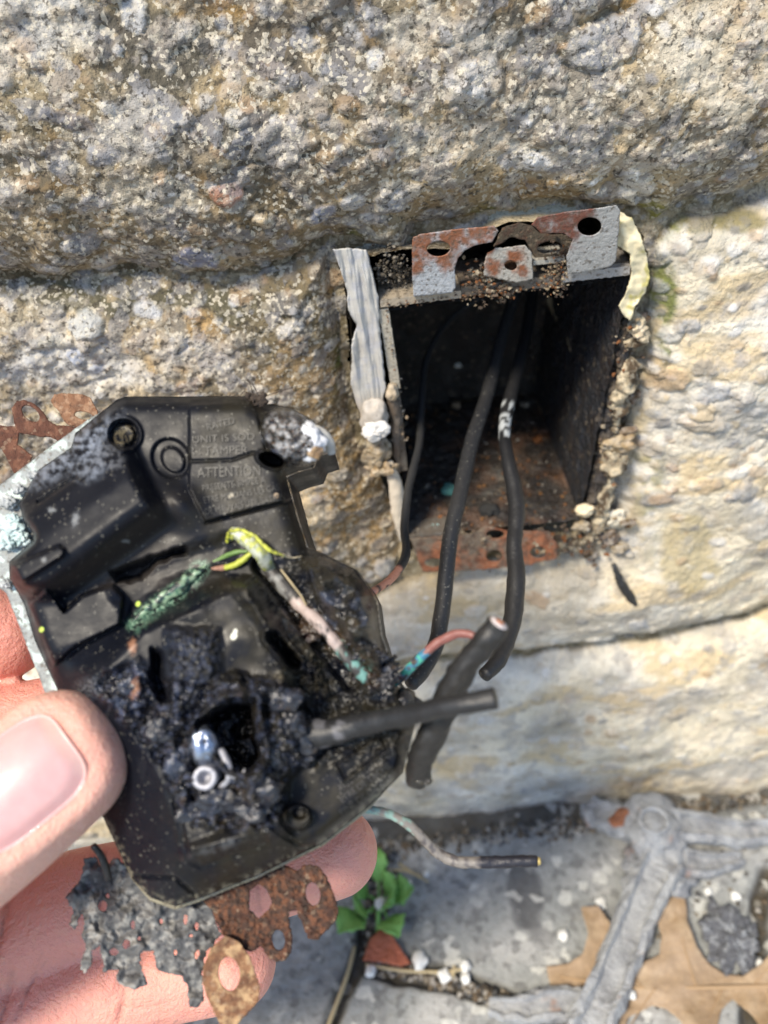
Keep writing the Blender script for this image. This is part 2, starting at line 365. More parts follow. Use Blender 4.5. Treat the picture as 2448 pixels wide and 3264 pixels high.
# ground meets wall: wall base leans out slightly
# large hollows and the pocket round the steel box
BOXp = d2w([(1239, 990), (2005, 886), (1840, 1640), (1300, 1712)], 1.0)
HOLE = d2w([(1085, 840), (1300, 800), (1450, 800), (1600, 720), (1960, 690), (2055, 760), (2075, 900), (2020, 1010), (2000, 1120), (1965, 1230), (1925, 1330), (1925, 1440), (1895, 1560), (1860, 1680), (1830, 1720), (1310, 1770), (1270, 1700), (1230, 1560), (1190, 1480), (1150, 1350), (1120, 1200), (1125, 1100), (1100, 950)], 1.0)
sh = sdf(wx, wz, HOLE) + 1.6 * fbm(XW, ZW, 6, 4, 77) * ss(0, 20, XW)
H = np.where(sh > -2.5, np.minimum(H, -1.5 - 2.4 * (sh + .8) + 1.6 * mid + .8 * fin), H)
# stepped recess to the lower left of the box
dd = np.hypot((XW - d2w([(800, 1180)])[0][0]) / 11, (ZW - d2w([(800, 1180)])[0][1]) / 16); H -= 6 * np.exp(-dd ** 2)
# colours
base = np.zeros(XW.shape + (3,)); base[:] = (.30, .27, .22)
n1 = fbm(XW, ZW, 60, 3, 31); n2 = fbm(XW, ZW, 22, 4, 33); n3 = fbm(XW, ZW, 7, 4, 35); n4 = fbm(XW * .6, ZW * 1.6, 18, 4, 37)
def px_of(Xm, Zm):                            # photo x,y of a wall point, used to place the colour zones on stones and mortar
    P = np.stack([Xm, np.full(Xm.shape, WALLY), Zm], -1) - C0; dz = P @ Fw
    return 1224 + F * (P @ Rt) / dz / 1, 1632 - F * (P @ Up) / dz
PXX, PYY = px_of(np.clip(XW, -200, 200), np.clip(ZW, -20, 330)); PXX = PXX / BIG; PYY = PYY / BIG
def zone(cx, cy, rx, ry): return np.exp(-(((PXX - cx) / rx) ** 2 + ((PYY - cy) / ry) ** 2))
base = mix(base, (.10, .088, .07), ss(-.02, .2, n2) * .85)
base = mix(base, (.40, .27, .12), ss(.02, .25, n3 + .5 * n4) * .75)
base = mix(base, (.56, .50, .40), ss(.03, .28, -n2 + .5 * n3) * .8)
base = mix(base, (.25, .25, .26), ss(.08, .25, fbm(XW, ZW, 11, 3, 61)) * .55)
base = mix(base, (.56, .52, .43), zone(20, 120, 190, 170) * .8)
base = mix(base, (.50, .47, .40), zone(60, 800, 300, 130) * .75)
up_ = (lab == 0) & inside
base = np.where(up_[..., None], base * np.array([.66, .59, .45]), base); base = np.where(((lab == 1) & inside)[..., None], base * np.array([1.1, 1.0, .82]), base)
wz_ = .45 * n3 + .5 * n2
def patch(b, c, cx, cy, rx, ry, amt, rot=0):
    cs, sn = math.cos(R(rot)), math.sin(R(rot)); u = ((PXX - cx) * cs + (PYY - cy) * sn) / rx; v = (-(PXX - cx) * sn + (PYY - cy) * cs) / ry
    return mix(b, c, ss(1.25, .75, np.hypot(u, v) + 1.3 * wz_) * min(1, amt * 1.35))
for q in (((.085, .075, .055), 330, 100, 130, 70, .8, 10), ((.095, .08, .06), 700, 110, 200, 80, .75, 12), ((.10, .085, .065), 480, 300, 260, 60, .75, 18), ((.085, .08, .075), 700, 340, 130, 80, .6, 0), ((.10, .09, .08), 1150, 200, 210, 90, .65, 10), ((.11, .10, .085), 1480, 280, 150, 60, .5, 0),
          ((.13, .12, .12), 430, 500, 130, 70, .6, 0), ((.13, .09, .045), 250, 540, 200, 50, .7, -5), ((.20, .14, .07), 620, 510, 130, 50, .6, -10), ((.26, .18, .09), 1150, 420, 260, 40, .65, -3), ((.09, .08, .05), 1500, 430, 150, 30, .6, -8),
          ((.52, .50, .46), 60, 60, 130, 110, .8, 0), ((.45, .43, .40), 300, 260, 90, 60, .6, 0), ((.50, .47, .42), 950, 60, 120, 50, .6, 0), ((.52, .46, .36), 1560, 110, 110, 120, .75, 0), ((.48, .45, .40), 1000, 290, 160, 40, .55, 10), ((.50, .46, .38), 330, 400, 130, 40, .5, 0), ((.42, .40, .38), 1250, 340, 140, 35, .6, 0),
          ((.15, .12, .07), 600, 700, 140, 110, .75, 0), ((.24, .17, .09), 640, 860, 110, 110, .75, 0), ((.10, .09, .055), 250, 650, 330, 32, .8, 3), ((.58, .56, .52), 150, 790, 170, 60, .75, 0), ((.50, .47, .43), 420, 760, 110, 40, .6, 0), ((.26, .18, .09), 800, 1120, 80, 130, .85, 0), ((.22, .16, .09), 850, 1300, 70, 50, .8, 0)):  # includes a darker strip below the upper stone and brown patches by the box
    base = patch(base, q[0], *q[1:])
base = mix(base, (.17, .145, .11), 0.5 * np.clip(zone(330, 400, 340, 150) + zone(600, 230, 300, 90) + .8 * zone(150, 70, 200, 40) + .8 * zone(1000, 60, 260, 60), 0, 1) * .55)
base = mix(base, (.50, .45, .36), zone(1200, 250, 350, 150) * .35)
base = mix(base, (.22, .17, .10), np.clip(zone(450, 560, 420, 60) + zone(250, 500, 300, 70), 0, 1) * .5)
base = mix(base, (.40, .29, .15), zone(1200, 400, 330, 70) * .6)
lowm = (lab >= 2) & inside
lt = ss(0, 1, np.where(lowm, 1.0, 0.0)) * (0.6 + .4 * np.clip(n4 * 2, -1, 1))
lc = mix(np.broadcast_to(np.array([.84, .75, .57]), base.shape).copy(), (.88, .85, .78), ss(-.2, .35, n1 + n2 * .5))
lc = mix(lc, (.50, .48, .46), ss(.05, .3, fbm(XW * .7, ZW * 1.3, 26, 3, 63)) * .6); lc = mix(lc, (.50, .37, .19), ss(.05, .3, n4) * .7); lc = mix(lc, (.30, .30, .31), ss(.12, .35, n3) * .6)
base = base + (lc - base) * np.clip(lt * 1.2, 0, 1)[..., None] * .95
base = mix(base, (.40, .31, .17), zone(1000, 1300, 350, 60) * .6)
# moss and lichen by the mortar
moss = np.clip(zone(760, 600, 18, 140) + zone(735, 780, 16, 120) + zone(1420, 640, 35, 130) + zone(1450, 760, 25, 60) + zone(1400, 1050, 30, 120) + zone(1130, 470, 90, 22) + zone(1450, 500, 100, 30) + zone(820, 780, 10, 40), 0, 1) * ss(-.15, .25, n3 + fin * .4)
base = mix(base, (.11, .14, .035), moss * .9)
base = patch(base, (.20, .19, .04), 1420, 500, 60, 40, .8); base = patch(base, (.14, .16, .04), 1440, 640, 28, 70, .7); base = patch(base, (.20, .17, .07), 1560, 490, 110, 22, .6); base = patch(base, (.14, .15, .05), 1100, 475, 110, 18, .6); base = patch(base, (.40, .32, .16), 1480, 1180, 60, 90, .5)
base = mix(base, (.55, .48, .22), zone(1365, 500, 40, 60) * .8)
base = mix(base, (.58, .46, .28), np.clip(zone(1370, 900, 45, 260) + zone(1300, 1150, 90, 40), 0, 1) * ss(-.3, .2, n3) * .7); base = mix(base, (.16, .12, .08), np.clip(zone(1345, 900, 28, 260), 0, 1) * ss(.0, .2, fin + n3) * .7)
mort = ~inside
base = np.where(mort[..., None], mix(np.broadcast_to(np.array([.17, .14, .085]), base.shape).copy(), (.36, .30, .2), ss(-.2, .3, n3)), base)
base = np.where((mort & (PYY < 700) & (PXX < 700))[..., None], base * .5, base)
# pebbles set in the stones
def stamp(cx, cz, rx, rz, rot, ht, colr, amt):
    r = max(rx, rz) * 1.1
    a, b = np.searchsorted(xs, [cx - r, cx + r]); c, d = np.searchsorted(zs, [cz - r, cz + r])
    if b - a < 2 or d - c < 2: return
    sl_ = (slice(c, d), slice(a, b)); x = XW[sl_] - cx; z = ZW[sl_] - cz
    u = (x * math.cos(rot) + z * math.sin(rot)) / rx; v = (-x * math.sin(rot) + z * math.cos(rot)) / rz
    q = np.hypot(u, v) + .35 * fbm(XW[sl_], ZW[sl_], 3.0, 2, 71)
    k = ss(1.0, .75, q); H[sl_] += ht * np.sqrt(np.clip(1 - q * q, 0, 1)) * .9 - .25 * ht * np.exp(-((q - 1.05) / .12) ** 2)
    base[sl_] = base[sl_] + (np.array(colr) - base[sl_]) * (k * amt)[..., None]
pal = [(.33, .34, .36), (.21, .21, .22), (.55, .53, .50), (.38, .26, .16), (.48, .38, .24), (.16, .16, .17), (.62, .62, .62), (.33, .29, .25)]
for i in range(7000):
    cx, cz = rng.uniform(-120, 130), rng.uniform(2, 255); r = rng.gamma(1.6, .42) + .35
    if cz < 125 and (cx > -10 or cz < 80) and rng.uniform() < .75: continue
    stamp(cx, cz, r * rng.uniform(1, 1.7), r, rng.uniform(-.6, .6), r * rng.uniform(.15, .42), pal[rng.integers(8)], rng.uniform(.25, .75))
for (dx, dy, rx, rz, rot, c) in [(760, 425, 2.6, 2.2, 0, (.42, .42, .42)), (185, 700, 4.2, 2.8, .2, (.44, .45, .44)), (110, 738, 4.6, 1.5, -.1, (.46, .44, .38)), (165, 768, 2.2, 2, 0, (.36, .39, .46)),
                                 (205, 798, 1.8, 1.2, 0, (.62, .66, .75)), (700, 455, 3, 2, .5, (.27, .28, .34)), (1290, 80, 7, 4, .1, (.30, .30, .31)), (420, 560, 5, 3, -.4, (.22, .23, .31)), (490, 400, 3, 2.4, 0, (.34, .17, .11)),
                                 (1210, 405, 1.2, .9, 0, (.85, .84, .8)), (1280, 392, 1.5, .8, .4, (.85, .84, .8)), (1370, 380, .9, 1, 0, (.85, .85, .82)), (380, 395, 1.2, .5, .2, (.8, .8, .78)), (1155, 410, 4.5, 3, 0, (.30, .2, .1)),
                                 (1090, 540, 3, 2.5, 0, (.4, .38, .33)), (610, 290, 6, 4, .3, (.3, .28, .26)), (170, 240, 5, 1.6, -.3, (.13, .13, .15)), (885, 700, 1, 1, 0, (.3, .3, .3))]:
    x, z = d2w([(dx, dy)])[0]; stamp(x, z, rx, rz, rot, min(rx, rz) * .35, c, .85)
keep = sh < 0
idx = np.arange(XW.size).reshape(XW.shape)
qv = np.stack([idx[:-1, :-1], idx[:-1, 1:], idx[1:, 1:], idx[1:, :-1]], -1)
labv = np.where(inside, lab, 4)
ql = np.where(~keep, 9, labv)[:-1, :-1]
ymax = 158.0
P3 = np.stack([XW, WALLY - H, ZW], -1).reshape(-1, 3); CB = np.clip(base, .01, .9).reshape(-1, 3)
wall = empty('stone_wall', (0, WALLY, 0)); tag(wall, 'rough tan and grey stone block wall with mossy mortar joints behind the opened steel box', 'wall')
def submesh(name, sel, mat, parent, label=None):
    f = qv[sel]; u, inv = np.unique(f, return_inverse=True)
    o = mesh(name, P3[u], inv.reshape(f.shape), mat, parent, cols=CB[u])
    if label: o['label'] = label
    return o
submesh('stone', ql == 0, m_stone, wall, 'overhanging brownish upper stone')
submesh('stone', ql == 1, m_stone, wall, 'left stone with bluish pebbles')
submesh('stone', ql == 2, m_stone_pale, wall, 'pale stone to the right and under the box')
submesh('stone', ql == 3, m_stone_pale, wall, 'pale lowest stone above the paving')
submesh('mortar', ql == 4, m_mortar, wall)
# mortar-lined pocket going into the wall round the box
hp = np.array(HOLE); hc = hp.mean(0); V = []; Fc = []; n = 0
ring = jag([tuple(p) for p in HOLE], 1.2, .35, 3, 3)
for k, (y, s) in enumerate([(1.0, 1.0), (3, .995), (8, .985), (25, .97), (75, .96)]):
    for p in ring:
        q = hc + (p - hc) * s; V.append((q[0] + .5 * mn.noise(Vector((p[0], p[1], y)) * .5), WALLY + y + .6 * mn.noise(Vector((p[1], p[0], y)) * .6), q[1]))
m_ = len(ring)
for k in range(4):
    for i in range(m_): Fc.append((k * m_ + i, k * m_ + (i + 1) % m_, (k + 1) * m_ + (i + 1) % m_, (k + 1) * m_ + i))
Fc.append(tuple(4 * m_ + i for i in range(m_)))
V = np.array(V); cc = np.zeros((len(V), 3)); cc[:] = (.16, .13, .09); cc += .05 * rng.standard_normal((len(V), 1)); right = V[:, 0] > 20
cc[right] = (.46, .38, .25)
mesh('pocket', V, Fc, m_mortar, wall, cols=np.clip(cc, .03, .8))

# ------------------------------------------------------------------ GROUND
gx = axis(-60, 175, .6, -4000, 4000, 1.25); gy = axis(20, 164, .6, -4000, 172, 1.25)
GX, GY = np.meshgrid(gx, gy)
def g2(pts):
    p = np.array(pts, float); q = on_ground(p[:, 0], p[:, 1]); return [(a[0], a[1]) for a in q]
def gcrop(pts): return [(1000 + a / 1.1457, 2450 + b / 1.1457) for a, b in pts]
GX2 = GX + 1.2 * fbm(GX, GY, 8, 3, 91); GY2 = GY + 1.2 * fbm(GX, GY, 8, 3, 95)
j1 = g2(gcrop([(190, 560), (175, 690), (100, 830), (50, 960), (0, 1100)])); j2 = g2(gcrop([(175, 700), (300, 745), (470, 760), (600, 800), (760, 870), (860, 940), (1000, 1050)]))
j3 = g2(gcrop([(240, 300), (225, 420), (215, 560), (180, 690)])); j4 = g2(gcrop([(1659, 380), (1625, 530), (1610, 740), (1600, 950)])); j5 = g2(gcrop([(760, 870), (860, 900), (1000, 960)]))
jd = np.minimum.reduce([lined(GX2, GY2, j) - wd for j, wd in ((j1, .2), (j2, 1.2), (j3, .2), (j4, .6), (j5, .4))])
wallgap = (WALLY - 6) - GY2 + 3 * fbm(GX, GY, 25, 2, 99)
tilt = .0
HG = .5 * fbm(GX, GY, 30, 3, 101) + .35 * fbm(GX, GY, 3, 3, 103)
gap = ss(3.2, .2, jd) ; HG = HG - 3.2 * gap
HG = HG - 3.0 * ss(9, 1, wallgap)
gb = np.zeros(GX.shape + (3,)); gb[:] = (.27, .28, .275)
gb = mix(gb, (.37, .37, .36), ss(-.1, .35, fbm(GX, GY, 25, 4, 111))); gb = mix(gb, (.17, .17, .17), ss(.1, .4, fbm(GX, GY, 10, 3, 115)) * .6)
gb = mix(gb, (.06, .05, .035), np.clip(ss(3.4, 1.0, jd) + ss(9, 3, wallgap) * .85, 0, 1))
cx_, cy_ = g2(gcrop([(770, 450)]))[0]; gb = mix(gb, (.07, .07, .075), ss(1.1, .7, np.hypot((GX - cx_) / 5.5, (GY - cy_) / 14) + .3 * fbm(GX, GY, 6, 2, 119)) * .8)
idg = np.arange(GX.size).reshape(GX.shape); qg = np.stack([idg[:-1, :-1], idg[:-1, 1:], idg[1:, 1:], idg[1:, :-1]], -1).reshape(-1, 4)
go = mesh('pavement', np.stack([GX, GY, HG], -1).reshape(-1, 3), qg, m_pave, cols=np.clip(gb, .02, .9).reshape(-1, 3)); tag(go, kind='structure')

# ------------------------------------------------------------------ STEEL BOX in the wall
bx = empty('junction_box', on_wall(np.array(1600.), np.array(1300.), 0)); tag(bx, 'open rusted steel electrical box set into the stone wall, dark inside, bent ears on top', 'electrical box')
FO = 1.0                                        # front rim stands 1 mm proud
c4 = [on_wall(np.array(float(a)), np.array(float(b)), FO) for a, b in ((1239, 990), (2008, 886), (1850, 1655), (1304, 1712))]
cen = sum(c4) / 4
def grid_patch(a, b, c, d, nu, nv, amp, s, seed):
    V = []
    for j in range(nv + 1):
        for i in range(nu + 1):
            u, v = i / nu, j / nv; p = (a * (1 - u) + b * u) * (1 - v) + (d * (1 - u) + c * u) * v
            V.append(p)
    V = np.array(V); n = np.cross(b - a, d - a); n /= np.linalg.norm(n)
    dis = np.array([mn.noise(Vector(p) / s + Vector((seed, 0, 0))) + .5 * mn.noise(Vector(p) / s * 2.5) for p in V]) * amp
    V = V + n * dis[:, None]
    Fc = [(j * (nu + 1) + i, j * (nu + 1) + i + 1, (j + 1) * (nu + 1) + i + 1, (j + 1) * (nu + 1) + i) for j in range(nv) for i in range(nu)]
    return V, Fc
bk = [p + np.array([0, 58., 0]) for p in c4]
for nm, q, cbase, am in (('side_panel', (c4[0], c4[3], bk[3], bk[0]), (.02, .018, .016), .2), ('side_panel', (c4[2], c4[1], bk[1], bk[2]), (.03, .035, .045), .6), ('top_panel', (c4[1], c4[0], bk[0], bk[1]), (.02, .018, .016), .2),
                     ('floor_panel', (c4[3], c4[2], bk[2], bk[3]), (.035, .026, .02), .8), ('back_panel', (bk[0], bk[3], bk[2], bk[1]), (.022, .02, .018), .5)):
    V, Fc = grid_patch(*q, 60, 60, am, 4, 5)
    cc = np.zeros((len(V), 3)); cc[:] = cbase
    if nm == 'floor_panel':
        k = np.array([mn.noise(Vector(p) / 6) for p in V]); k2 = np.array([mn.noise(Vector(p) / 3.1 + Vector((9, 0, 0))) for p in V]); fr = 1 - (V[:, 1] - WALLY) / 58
        cc = cc * (1 - np.clip(fr, 0, 1)[:, None] * .6) + np.array([.07, .066, .062]) * np.clip(fr, 0, 1)[:, None] * .6  # floor colour gets darker towards the back
        cc += np.clip(k, 0, 1)[:, None] * np.array([.16, .065, .022]) + np.clip(k2 - .25, 0, 1)[:, None] * np.array([.12, .13, .12])
    if nm == 'back_panel': k = np.array([mn.noise(Vector(p) / 5) for p in V]); cc += np.clip(k, 0, 1)[:, None] * np.array([.05, .045, .04])
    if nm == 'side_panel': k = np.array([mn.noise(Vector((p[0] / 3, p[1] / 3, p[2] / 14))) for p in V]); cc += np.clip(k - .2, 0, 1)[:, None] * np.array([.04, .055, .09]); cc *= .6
    mesh(nm, V, Fc, m_inside, bx, cols=cc)
# front rim: folded edge of the sheet, as bars along the opening
def bar(name, a, b, wd, th, mat, parent, col, seed=0, n=24, amp=.25):
    """flat strip from a to b on the wall (world mm), wd in wall plane, th deep"""
    a = np.array(a); b = np.array(b); d = norm(b - a); wv = np.cross(d, np.array([0, -1., 0])); V = []
    for i in range(n + 1):
        p = a + (b - a) * i / n; j = [amp * mn.noise(Vector((i * .9, seed * 3 + k, 0))) for k in range(2)]
        for (s, y) in ((-.5, 0), (.5, 0), (.5, th), (-.5, th)):
            V.append(p + wv * (s * wd + (j[0] if s < 0 else j[1])) + np.array([0, y, 0]))
    Fc = []
    for i in range(n):
        for k in range(4): Fc.append((i * 4 + k, i * 4 + (k + 1) % 4, i * 4 + 4 + (k + 1) % 4, i * 4 + 4 + k))
    Fc += [(3, 2, 1, 0), tuple(n * 4 + k for k in range(4))]
    V = np.array(V); cc = np.zeros((len(V), 3)); cc[:] = col
    return mesh(name, V, Fc, mat, parent, cols=cc, smooth=False)
def W(x, y, o=0.): return on_wall(np.array(float(x)), np.array(float(y)), o)
bar('rim', W(1222, 985, 1.6), W(1262, 1240, 1.6), 2.0, 14, m_zinc, bx, (.46, .42, .34), 1)
bar('rim', W(1264, 1250, 1.2), W(1290, 1500, 1.0), 1.4, 14, m_zinc, bx, (.10, .08, .06), 5)
bar('rim', W(1212, 968, 2.0), W(1470, 938, 2.0), 1.6, 14, m_zinc, bx, (.38, .32, .24), 2)
bar('rim', W(1470, 930, 1.2), W(1800, 893, 1.2), 2.2, 12, m_zinc, bx, (.16, .13, .10), 3, amp=.6)
bar('rim', W(1795, 886, 2.2), W(2008, 862, 2.2), 1.9, 14, m_zinc, bx, (.34, .32, .30), 4)
bar('rim', W(1800, 862, 1.0), W(2010, 842, 1.0), .8, 6, m_zinc, bx, (.18, .16, .14), 6)
bar('rim', W(1700, 838, 1.0), W(1800, 828, 1.0), 1.0, 6, m_zinc, bx, (.40, .38, .33), 7)
def c3(pts): return [(1000 + a / 1.3825, 600 + b / 1.3825) for a, b in pts]
def c4f(pts): return [(1000 + a / 1.3825, 1200 + b / 1.3825) for a, b in pts]
def tabmap(o0, tilt):                              # ears stand off the wall, leaning
    def f(px, py, h): return on_wall(px, py, o0 + tilt * (900 - py) / 15 + h)
    return f
def rustmask(spots, zinc=(.42, .44, .46), rust=(.25, .10, .05)):
    def f(px, py):
        k = np.zeros(px.shape)
        for cx, cy, r in spots: k = np.maximum(k, ss(1.45, .35, np.hypot(px - cx, py - cy) / r + .9 * fbm(px, py, 26, 4, 201)))
        return mix(np.broadcast_to(np.array(zinc), px.shape + (3,)).copy(), rust, k)
    return f
lt_ = jag(c3([(433, 240), (440, 215), (465, 203), (640, 178), (795, 165), (815, 188), (785, 238), (715, 250), (665, 275), (635, 310), (622, 350), (626, 440), (610, 460), (440, 478), (434, 400)]), 8, 1.2, 12, 1)
o = sheet('ear', [lt_, ell(*c3([(550, 266)])[0], 37, 24, -5)], tabmap(3.2, .12), 1.3, m_zinc, bx, cols=rustmask([(1330, 770, 75), (1440, 760, 60), (1530, 735, 55), (1420, 825, 40), (1325, 850, 26)]))
o['label'] = 'left bent ear with orange rust round its hole'
rt_ = jag(c3([(958, 160), (985, 128), (1100, 105), (1240, 88), (1335, 74), (1352, 100), (1345, 180), (1330, 325), (1300, 348), (1180, 372), (1118, 378), (1113, 300), (1140, 225), (1100, 198), (1000, 200), (985, 180)]), 8, 1.2, 12, 2)
o = sheet('ear', [rt_, ell(*c3([(1215, 168)])[0], 38, 29, -5)], tabmap(3.6, .12), 1.3, m_zinc, bx, cols=rustmask([(1720, 710, 60), (1800, 715, 65), (1850, 690, 50), (1825, 745, 30)], zinc=(.34, .34, .33), rust=(.15, .055, .035)))
o['label'] = 'right bent ear, grey with dark red rust along its top'
md_ = jag(c3([(750, 330), (765, 285), (800, 262), (860, 258), (930, 250), (962, 285), (968, 400), (905, 418), (830, 405), (750, 385)]), 8, 2.5, 12, 3)
o = sheet('screw_lug', [md_, ell(*c3([(868, 340)])[0], 20, 15, 10)], tabmap(2.4, .0), 2.2, m_zinc, bx, cols=rustmask([(1570, 850, 30), (1640, 820, 30), (1560, 800, 18), (1660, 860, 25)], zinc=(.36, .34, .30), rust=(.22, .08, .035)))
blob('screw_stub', W(1628, 845, -1.0), (1.3, 2.5, 1.0), m_rust, bx, cols=lambda V: np.tile((.12, .06, .03), (len(V), 1)), n=3)
br_ = jag(c3([(830, 175), (900, 150), (960, 165), (1000, 200), (1120, 205), (1140, 225), (1118, 330), (1040, 315), (985, 325), (960, 280), (930, 230), (870, 215), (820, 250), (790, 260)]), 8, 2.5, 14, 4)
sheet('top_plate', [br_, ell(*c3([(1040, 262)])[0], 40, 20, -5)], tabmap(-.6, 0), 1.2, m_rust, bx, cols=lambda px, py: np.tile((.075, .06, .042), (len(px), 1)))
# bottom flange: rusty orange strip with holes, folded down in front of the stone
fl_ = jag(c4f([(425, 712), (700, 690), (760, 655), (860, 680), (1040, 680), (1075, 740), (1070, 800), (920, 835), (700, 855), (480, 862), (455, 800)]), 8, 3, 16, 5)
sheet('bottom_flange', [fl_, ell(*c4f([(530, 820)])[0], 30, 14, 0), ell(*c4f([(795, 790)])[0], 26, 18, 0), ell(*c4f([(990, 775)])[0], 26, 18, 0), ell(*c4f([(800, 695)])[0], 28, 13, 0)], lambda px, py, h: on_wall(px, py, 1.2 + h), 1.6, m_rust, bx,
      cols=rustmask([(1420, 1780, 60), (1380, 1800, 50), (1560, 1800, 50), (1720, 1760, 75), (1600, 1690, 40)], zinc=(.20, .16, .12), rust=(.38, .145, .07)))
bar('flange_lip', W(1304, 1716, 1.6), W(1440, 1700, 1.6), 1.0, 6, m_zinc, bx, (.14, .12, .10), 9)
for (x, y, r, c) in ((1430, 1560, 2.0, (.1, .25, .22)), (1560, 1625, 2.3, (.03, .03, .03)), (1390, 1675, 1.0, (.3, .45, .45)), (1715, 1400, 1.5, (.2, .08, .03)), (1810, 1295, 1.6, (.55, .58, .62)), (1675, 1290, 1.2, (.3, .26, .2)), (1460, 1165, 1.0, (.7, .68, .6)), (1455, 1290, 1.4, (.3, .22, .14))):
    p = W(x, y, 0); d = norm(p - C0); t = 0
    zf = np.interp(p[0], [c4[3][0], c4[2][0]], [c4[3][2], c4[2][2]]) + r * .3; k = (zf - C0[2]) / d[2]; q = C0 + d * k
    if q[1] < WALLY or q[1] > WALLY + 56: q = C0 + d * ((WALLY + 56) / d[1]) if q[1] > WALLY + 56 else p
    blob('corrosion_lump', q, (r, r, r * .6), m_grit, bx, cols=lambda V: np.tile(c, (len(V), 1)), amp=.5, fs=1.6, seed=int(x))

# ------------------------------------------------------------------ SEALANT round the box
sl1 = jag(c3([(85, 268), (150, 262), (232, 272), (262, 380), (285, 480), (288, 545), (300, 700), (318, 880), (300, 960), (300, 1010), (290, 1080), (225, 1090), (205, 1000), (180, 930), (160, 850), (168, 760), (165, 690), (190, 600), (150, 540), (145, 440), (110, 340)]), 8, 2.5, 20, 6)
ca = 1.3825
def ridged(px, py): return .25 * np.sin((px - .18 * (py - 800)) / 7.0) + .6 * fbm(px - .15 * py, py * .12, 16, 3, 221) + .5 * fbm(px, py, 120, 2, 223)
o = sheet('sealant_strip', [sl1], lambda px, py, h: on_wall(px, py, .6 + h), 4.0, m_seal, None, warp=ridged, smooth=True,
          cols=lambda px, py: mix(mix(np.broadcast_to(np.array([.44, .43, .40]), px.shape + (3,)).copy(), (.36, .37, .40), ss(-.1, .3, fbm(px, py, 40, 3, 231)) * .7), (.42, .34, .24), ss(1230, 1330, py) * .8))
tag(o, 'grey smeared sealant strip running down the left of the steel box', 'sealant')
def lighten(base, amt=.08): return lambda V: np.clip(np.array(base) + amt * np.array([mn.noise(Vector(p) * .8) for p in V])[:, None], .01, .95)
lump = empty('mortar_lump', W(1190, 1400, 0)); tag(lump, 'crumbly lump with a white plaster end at the foot of the grey sealant strip', 'mortar lump')
blob('white_end', W(1198, 1372, 5.0), (2.7, 2.0, 2.4), m_grit, lump, cols=lighten((.68, .66, .63), .1), amp=.5, fs=1.4, n=4, seed=3)
blob('stem', W(1196, 1330, 2.6), (3.0, 2.6, 4.6), m_seal, lump, cols=lighten((.42, .38, .33)), amp=.35, fs=1.3, n=4, seed=5)
blob('stem', W(1250, 1250, 2.6), (1.3, 1.6, 2.0), m_seal, lump, cols=lighten((.45, .36, .25)), amp=.4, fs=1.5, seed=6)
blob('foot', W(1200, 1445, 2.2), (2.9, 2.0, 4.0), m_mortar, lump, cols=lighten((.40, .32, .22), .15), amp=.5, fs=1.4, n=4, seed=8)
blob('foot', W(1215, 1492, 2.6), (3.2, 1.8, 1.9), m_mortar, lump, cols=lighten((.50, .38, .25), .15), amp=.5, fs=1.6, n=4, seed=9)
tube('fragment', np.array([W(1240, 1470, 2.), W(1262, 1560, 1.8), W(1270, 1640, 1.5), W(1278, 1722, 1.)]), [.7, 1.7, 1.5, .4], m_grit, lump, colf=lambda T, V: np.tile((.62, .55, .45), (len(V), 1)), rough=.4, rs=1.2)
tube('stem', np.array([W(1240, 1255, 2.), W(1262, 1320, 1.), W(1262, 1400, .5), W(1270, 1500, .2)]), [1.0, 1.2, 1.0, .8], m_seal, lump, colf=lambda T, V: np.tile((.13, .10, .075), (len(V), 1)), rough=.5, rs=1.2)
sr1 = jag(c3([(1335, 95), (1400, 130), (1440, 200), (1470, 310), (1482, 400), (1460, 460), (1420, 520), (1395, 585), (1362, 560), (1340, 520), (1372, 470), (1398, 380), (1390, 290), (1330, 250), (1345, 180)]), 8, 3, 18, 7)
o = sheet('sealant_strip', [sr1], lambda px, py, h: on_wall(px, py, .8 + h), 3.4, m_seal, None, warp=lambda px, py: 1.6 * fbm(px, py, 90, 3, 241), smooth=True,
          cols=lambda px, py: mix(np.broadcast_to(np.array([.66, .58, .38]), px.shape + (3,)).copy(), (.50, .44, .16), ss(.1, .35, fbm(px, py, 60, 3, 243))))
tag(o, 'yellowed sealant strip at the upper right corner of the steel box', 'sealant')
cr = empty('crumbling_mortar', W(2000, 1300, 0)); tag(cr, 'broken cream mortar crumbling along the right side of the steel box', 'mortar')
def ridgecol(c1, c2):
    return lambda T, V: np.array([np.array(c1) + (np.array(c2) - np.array(c1)) * min(1, max(0, .5 + 1.6 * mn.noise(Vector(v) * .35))) for v in V])
tube('ridge', np.array([W(2025, 980, -2), W(2022, 1060, -1.2), W(2002, 1130, -1.5), W(2000, 1200, -.4), W(1972, 1290, -1), W(1958, 1370, -1.4), W(1962, 1450, -.6), W(1935, 1540, -1), W(1905, 1640, -.4), W(1860, 1712, -.8), W(1790, 1742, -.6), W(1700, 1755, -1)]),
     [.6, 2.2, 1.2, 2.4, 2.2, 1.0, 2.6, 1.5, 2.6, 1.2, 2.0, .6], m_mortar, cr, seg=44, n=16, rough=2.0, rs=3.0, colf=ridgecol((.66, .55, .38), (.10, .07, .045)))
tube('sooty_edge', np.array([W(1998, 1010, -2), W(1985, 1100, -1.5), W(1965, 1200, -1.5), W(1932, 1330, -1.5), W(1925, 1440, -1.2), W(1895, 1560, -1), W(1862, 1660, -1)]),
     [.8, 1.5, 1.6, 1.9, 1.5, 1.8, .8], m_inside, cr, seg=30, n=14, rough=1.3, rs=1.6, colf=ridgecol((.10, .08, .06), (.03, .028, .03)))
